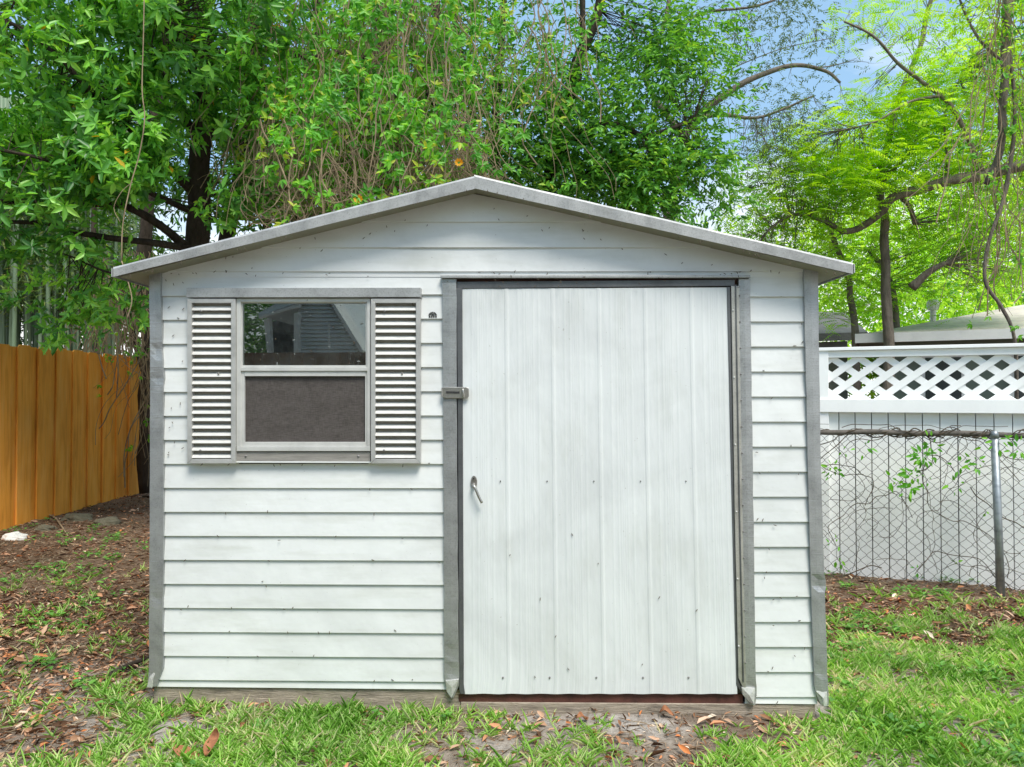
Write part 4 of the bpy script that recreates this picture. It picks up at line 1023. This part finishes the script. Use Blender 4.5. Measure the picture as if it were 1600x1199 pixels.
# 5. lime compound-leaved tree
t5 = P(1385, 700, 11.2); t5.z = gz(t5.x, t5.y)
tree('lime_green_tree', 'bright lime-green feathery-leaved tree with a long sideways limb at the right', 'tree', t5,
    [([(1390,760,11.2),(1388,520,11.2),(1382,420,11.2),(1385,350,11.1),(1376,310,11),(1380,250,11),(1400,170,11),(1440,60,11),(1480,-100,11)], .09, .03),
     ([(1700,225,9.8),(1600,258,10.0),(1540,272,10.2),(1470,288,10.3),(1400,305,10.4),(1372,335,10.6),(1340,357,10.8),(1318,362,10.8)], .10, .045),
     ([(1318,362,10.8),(1285,345,10.7),(1240,335,10.6),(1210,352,10.5),(1190,372,10.5)], .04, .012),
     ([(1535,270,10.2),(1500,190,10),(1470,150,10),(1410,105,9.9),(1370,60,9.8),(1320,35,9.8)], .045, .014),
     ([(1470,150,10),(1420,160,9.9),(1370,190,9.8),(1310,205,9.8)], .025, .008),
     ([(1372,340,10.8),(1385,280,10.6),(1420,240,10.5),(1450,180,10.4)], .04, .014),
     ([(1340,760,11.8),(1336,520,11.8),(1328,460,11.8),(1322,420,11.7),(1290,340,11.6)], .065, .04),
     ([(1420,760,12),(1400,480,12),(1385,430,12),(1360,390,12)], .06, .04),
     ([(1425,450,11),(1450,425,10.9),(1475,410,10.8)], .075, .035),
     ([(1478,285,10.3),(1480,250,10.3),(1478,170,10.2),(1520,90,10.2)], .022,.012),
     ([(1430,350,11),(1420,320,10.8),(1410,310,10.6)], .04,.03)],
    [(1350,240,10.6,160,90,.8,190),(1470,200,10.6,150,110,.8,170),(1260,300,10.7,130,60,.6,120),(1220,380,11,100,50,.5,70),(1400,400,11.8,150,80,.6,110),(1520,120,10.4,120,110,.8,90),(1530,360,11.2,110,100,.6,110),(1300,430,12,80,80,.5,40),(1600,260,10.6,80,200,.8,70),(1400,20,10.2,120,60,.6,22),(1660,60,10.4,120,150,.9,50),(1510,-120,10.5,200,90,.9,40)],
    'frond', 'lime leaf', .07, .024, bark='bark grey', seed=23, ng=(4,7), per=(6,10), R0=.22, gap=-.02, twig_r=.006)
# 6. right edge trunk with hanging vines
t6 = P(1590, 700, 8.6); t6.z = gz(t6.x, t6.y)
curtain('hanging_vine', 'long grey-brown vine strands trailing down at the right edge of the yard', t6,
    [(1535,1600,-60,60,7.6,8.2,200,420,34),(1500,1640,200,330,7.6,8.3,120,270,46),(1600,1700,-60,200,7.6,8.2,150,400,20)], (.3,.45,.9), 41, loops=16)
tree('vine_hung_tree', 'thin dark tree stem with dangling vines at the right edge', 'tree', t6,
    [([(1575,-250,8),(1573,0,8),(1570,90,8),(1566,180,8),(1560,240,8.1),(1540,290,8.2)], .06, .035),
     ([(1575,60,8),(1585,180,8),(1570,300,8),(1545,380,8),(1540,440,8),(1565,480,8),(1585,530,8),(1590,640,8.2),(1592,760,8.6)], .022, .020),
     ([(1570,100,8),(1530,60,8),(1500,0,8),(1480,-80,8)], .02,.01)],
    [(1560,40,8,90,110,.5,50),(1590,180,8.1,60,80,.4,24),(1560,-110,8,140,90,.6,40)],
    'spray', 'lime leaf', .06, .026, bark='bark grey', seed=27, ng=(4,7), per=(5,8), R0=.15, gap=0)
# 7. the long single tendril at the left
mb = MB(); mb.tube(crom([P(x, y, 5.4) for x, y in ((226,-40),(224,60),(222,140),(226,185),(218,240),(204,290),(192,350),(190,408))], 5), .0045, 6)
mb.tube(crom([P(x, y, 5.4) for x, y in ((190,408),(200,440),(206,470),(198,500))], 5), .0045, 6)
mb.tube(crom([P(x, y, 5.4) for x, y in ((207,285),(190,300),(178,325),(188,348))], 5), .0025, 5)
o = mb.build('dangling_tendril', 'vine stem', None, smooth=True); tag(o, 'single long pale tendril dangling in front of the dark left tree', 'vine')
# 8. dark stump and vines between orange fence and shed
q = P(229, 700, 9.2); 
tree('mossy_tree', 'dark vine-wrapped trunk between the orange fence end and the shed', 'tree', Vector((q.x, 9.3, gz(q.x, 9.3))),
    [([(232,770,9.3),(230,640,9.3),(234,520,9.3),(224,430,9.3),(232,300,9.3),(250,100,9.3)], .13, .07), ([(232,600,9.3),(200,500,9.4),(190,420,9.4)], .05,.03), ([(150,760,10),(152,480,10),(146,380,10),(150,200,10)], .05,.04)],
    [(190,440,9.6,70,60,.4,30),(215,500,9.4,30,50,.3,14),(130,380,10,120,60,.4,24)], 'rosette', 'far leaf', .09, .035, seed=44, ng=(2,4), per=(4,6), R0=.13)
vb = P(205, 700, 8.9); vb.z = gz(vb.x, vb.y)
curtain('dry_vine', 'brown dry vine thicket hanging beyond the end of the orange fence', vb, [(150,240,390,470,8.4,9.6,90,200,110),(222,236,540,640,8.4,9.0,100,180,26),(120,240,420,440,9,9.8,100,160,50)], (.35,.3,.8), 47)
# 9. bamboo clump behind the orange fence
bb_ = P(90, 600, 11.5); bb_.z = gz(bb_.x, bb_.y)
BA = empty('bamboo_clump', bb_, 'pale green bamboo clump standing behind the orange fence', 'bamboo'); rs = random.Random(51); q = MB(); pos=[];dr=[];nm=[];L=[];rn=[]
for k in range(130):
    x = rs.uniform(-80, 215); Y = rs.uniform(10.2, 13); lean = rs.gauss(0, 12); r = rs.uniform(.012,.034)
    pts = [P(x, 700, Y), P(x+lean*.3, 500, Y), P(x+lean*.6, 350, Y), P(x+lean*1.6, 150, Y)]; pts[0].z = 0
    q.tube(crom(pts, 3), r, 6)
    for __ in range(rs.randint(22, 36)):
        t = rs.uniform(.2, 1.6); yy = 520-t*200; c = P(x+lean*t*.5+rs.gauss(0,12), yy+rs.gauss(0,12), Y+rs.gauss(0,.2))
        for i in range(rs.randint(4,8)):
            pos.append((c.x+rs.gauss(0,.05), c.y, c.z+rs.gauss(0,.05))); dr.append((rs.gauss(0,1), rs.gauss(0,1), rs.gauss(-.6,.6))); nm.append((rs.gauss(0,.6), rs.gauss(0,.6), 1)); L.append(rs.uniform(.09,.19)); rn.append(rs.random())
q.build('canes', 'bamboo', BA, smooth=True)['kind'] = 'stuff'
leaves('foliage', 'bamboo leaf', BA, pos, dr, nm, np.array(L), np.array(L)*.14, rn)
# 10. far woodland
def wood(name, label, specs, mat, seed, l):
    rs = random.Random(seed); pos=[];dr=[];nm=[];L=[];rn=[]
    for (bx, by, bY, rx, ry, rY, cnt) in specs:
        c0 = P(bx, by, bY); k = bY/F; made = 0
        while made < cnt:
            v = np.array([rs.gauss(0,1), rs.gauss(0,1), rs.gauss(0,1)]); v *= rs.random()**(1/3)/np.linalg.norm(v); c = np.array([c0.x+v[0]*rx*k, c0.y+v[1]*rY, c0.z+v[2]*ry*k])
            made += 1
            if mnoise.noise(Vector(c*.9)+Vector((seed,0,0))) < -.18 or c[2] < .1: continue
            h = mnoise.noise(Vector(c*.5))*.5
            for _ in range(rs.randint(10,18)):
                g = np.array([rs.gauss(0,1), rs.gauss(0,1), rs.gauss(0,.7)]); pos.append(c+g*.22); dr.append(g+np.array([0,0,-.4])); nm.append((rs.gauss(0,.5), rs.gauss(0,.5), 1)); L.append(l*rs.uniform(.6,1.2)); rn.append(min(1, max(0, rs.betavariate(2,2)+h)))
    o = leaves(name, mat, None, pos, dr, nm, np.array(L), np.array(L)*.4, rn); tag(o, label, 'trees', kind='stuff')
wood('woodland', 'dense dark green woodland far behind the left trees', [(200,180,15,420,230,1.5,1500),(560,200,14.5,240,220,1.5,700),(820,300,14,150,70,1.0,260),(-250,300,14,250,300,2,500),(60,430,14.5,220,130,1,760),(500,330,15,260,80,1,300),(620,500,15.5,560,110,1.2,900),(-350,480,14,300,120,1.5,350)], 'far leaf', 61, .16)
wood('sunlit_woodland', 'sunlit lime-green woodland beyond the neighbouring houses', [(1330,430,19,300,120,2,1100),(1520,400,18,260,150,2,1100),(1420,290,20,220,110,2,500),(1400,560,17,350,60,1.5,700),(1700,300,18,200,300,2,500)], 'far lime leaf', 63, .17)
# trees behind the camera, mirrored in the window
rs = random.Random(71); mt1 = MIR(585, 500, 15.5); mt2 = MIR(520, 480, 17.5)
for i, (x, y, lb) in enumerate(((-9,-9,'round green garden tree behind the camera left of the white house'),(-.6,-8.5,'round green garden tree behind the camera right of the white house'),(3.6,-10,'tall green garden tree behind the camera at the far right'),(-5.5,-12,'broad green garden tree directly behind the white house'),(-2.6,-12,'dark green garden tree behind the right slope of the white house'),(-4.2,-14,'dark garden tree between the two trees behind the white house'),(-8,-13,'dark garden tree farthest left behind the white house'),(mt1.x,mt1.y,'large garden tree right behind the roof slope of the white house'),(mt2.x,mt2.y,'large garden tree farthest behind the ridge of the white house'))):
    root = empty('garden_tree', (x, y, 0), lb, 'tree', 'trees behind the camera'); q = MB(); q.tube([(x,y,-.1),(x+.1,y,1.5),(x,y+.1,3.4)], [.16,.12,.07], 8)
    for k in range(6):
        a = k*1.05; q.tube([(x,y,1.6+.2*k),(x+math.cos(a)*.8,y+math.sin(a)*.8,2.6+.2*k)], [.05,.02], 6)
    q.build('trunk', 'bark dark', root, smooth=True); n = 7000; g = np.random.default_rng(i).normal(0,1,(n,3)); g *= (np.random.default_rng(i+9).random(n)**.4/np.linalg.norm(g,axis=1))[:,None]
    leaves('crown', 'oak leaf', root, g*np.array([2.1,1.8,2.9])+np.array([x,y,3.6]), g+np.random.default_rng(i).normal(0,.4,(n,3)), np.random.default_rng(i+5).normal(0,.5,(n,3))+np.array([0,0,1]), .16, .07, np.random.default_rng(i).random(n))

# ------------------------------------------------------------------ light and sky
SUN_EL, SUN_AZ = R(58), R(152)           # azimuth measured clockwise from +Y: behind the camera, to the right
wd = bpy.data.worlds.new('World'); sc.world = wd; wd.use_nodes = True; nt = wd.node_tree; bg = nt.nodes['Background']
sky = nt.nodes.new('ShaderNodeTexSky'); sky.sky_type = 'NISHITA'; sky.sun_disc = False; sky.sun_elevation = SUN_EL; sky.sun_rotation = SUN_AZ
sky.air_density = 1.0; sky.dust_density = 1.5; sky.ozone_density = 1.2
tc = nt.nodes.new('ShaderNodeTexCoord'); mp = nt.nodes.new('ShaderNodeMapping'); mp.inputs['Scale'].default_value = (1,1,2.6); nt.links.new(tc.outputs['Generated'], mp.inputs[0])
nz = nd(nt, 'ShaderNodeTexNoise', Scale=1.6, Detail=7.0, Roughness=.55, Distortion=.3); nt.links.new(mp.outputs[0], nz.inputs['Vector'])
sx = nt.nodes.new('ShaderNodeSeparateXYZ'); nt.links.new(tc.outputs['Generated'], sx.inputs[0])
rz = ramp(nt, sx.outputs['Z'], [(.05, (.42,.42,.42)), (.2, (.20,.20,.20)), (.34,(0,0,0)), (.55,(0,0,0)), (.75,(.16,.16,.16)), (1,(.24,.24,.24))])
ad = nd(nt, 'ShaderNodeMath', operation='ADD'); nt.links.new(nz.outputs[0], ad.inputs[0]); nt.links.new(rz.outputs[0], ad.inputs[1])
cr_ = ramp(nt, ad.outputs[0], [(.64, (0,0,0)), (.88, (1,1,1))])
sk = mixc(nt, .45, sky.outputs[0], (4.2, 7.2, 10.2)); cm = mixc(nt, cr_.outputs[0], sk, (10.3, 10.3, 10.0)); nt.links.new(cm, bg.inputs[0]); bg.inputs[1].default_value = .11
sl = bpy.data.lights.new('sun', 'SUN'); sl.energy = 3.4; sl.angle = R(24); sl.color = (1,.945,.87); so = bpy.data.objects.new('sun', sl); COL.objects.link(so)
dv = Vector((math.sin(SUN_AZ)*math.cos(SUN_EL), math.cos(SUN_AZ)*math.cos(SUN_EL), math.sin(SUN_EL))); so.rotation_euler = dv.to_track_quat('Z', 'Y').to_euler(); so.location = dv*30
# ------------------------------------------------------------------ camera
cam = bpy.data.cameras.new('camera'); cam.sensor_width = 36; cam.lens = 36*F/1600; cam.clip_end = 1500; cam.clip_start = .05
co = bpy.data.objects.new('camera', cam); COL.objects.link(co); co.location = (0,0,CZ); co.rotation_euler = (R(90)+PITCH, 0, 0); sc.camera = co
sc.view_settings.view_transform = 'Standard'; sc.view_settings.look = 'None'; sc.view_settings.exposure = 0.40; sc.view_settings.gamma = 1
for o in bpy.data.objects:
    if '_w' in o: del o['_w']
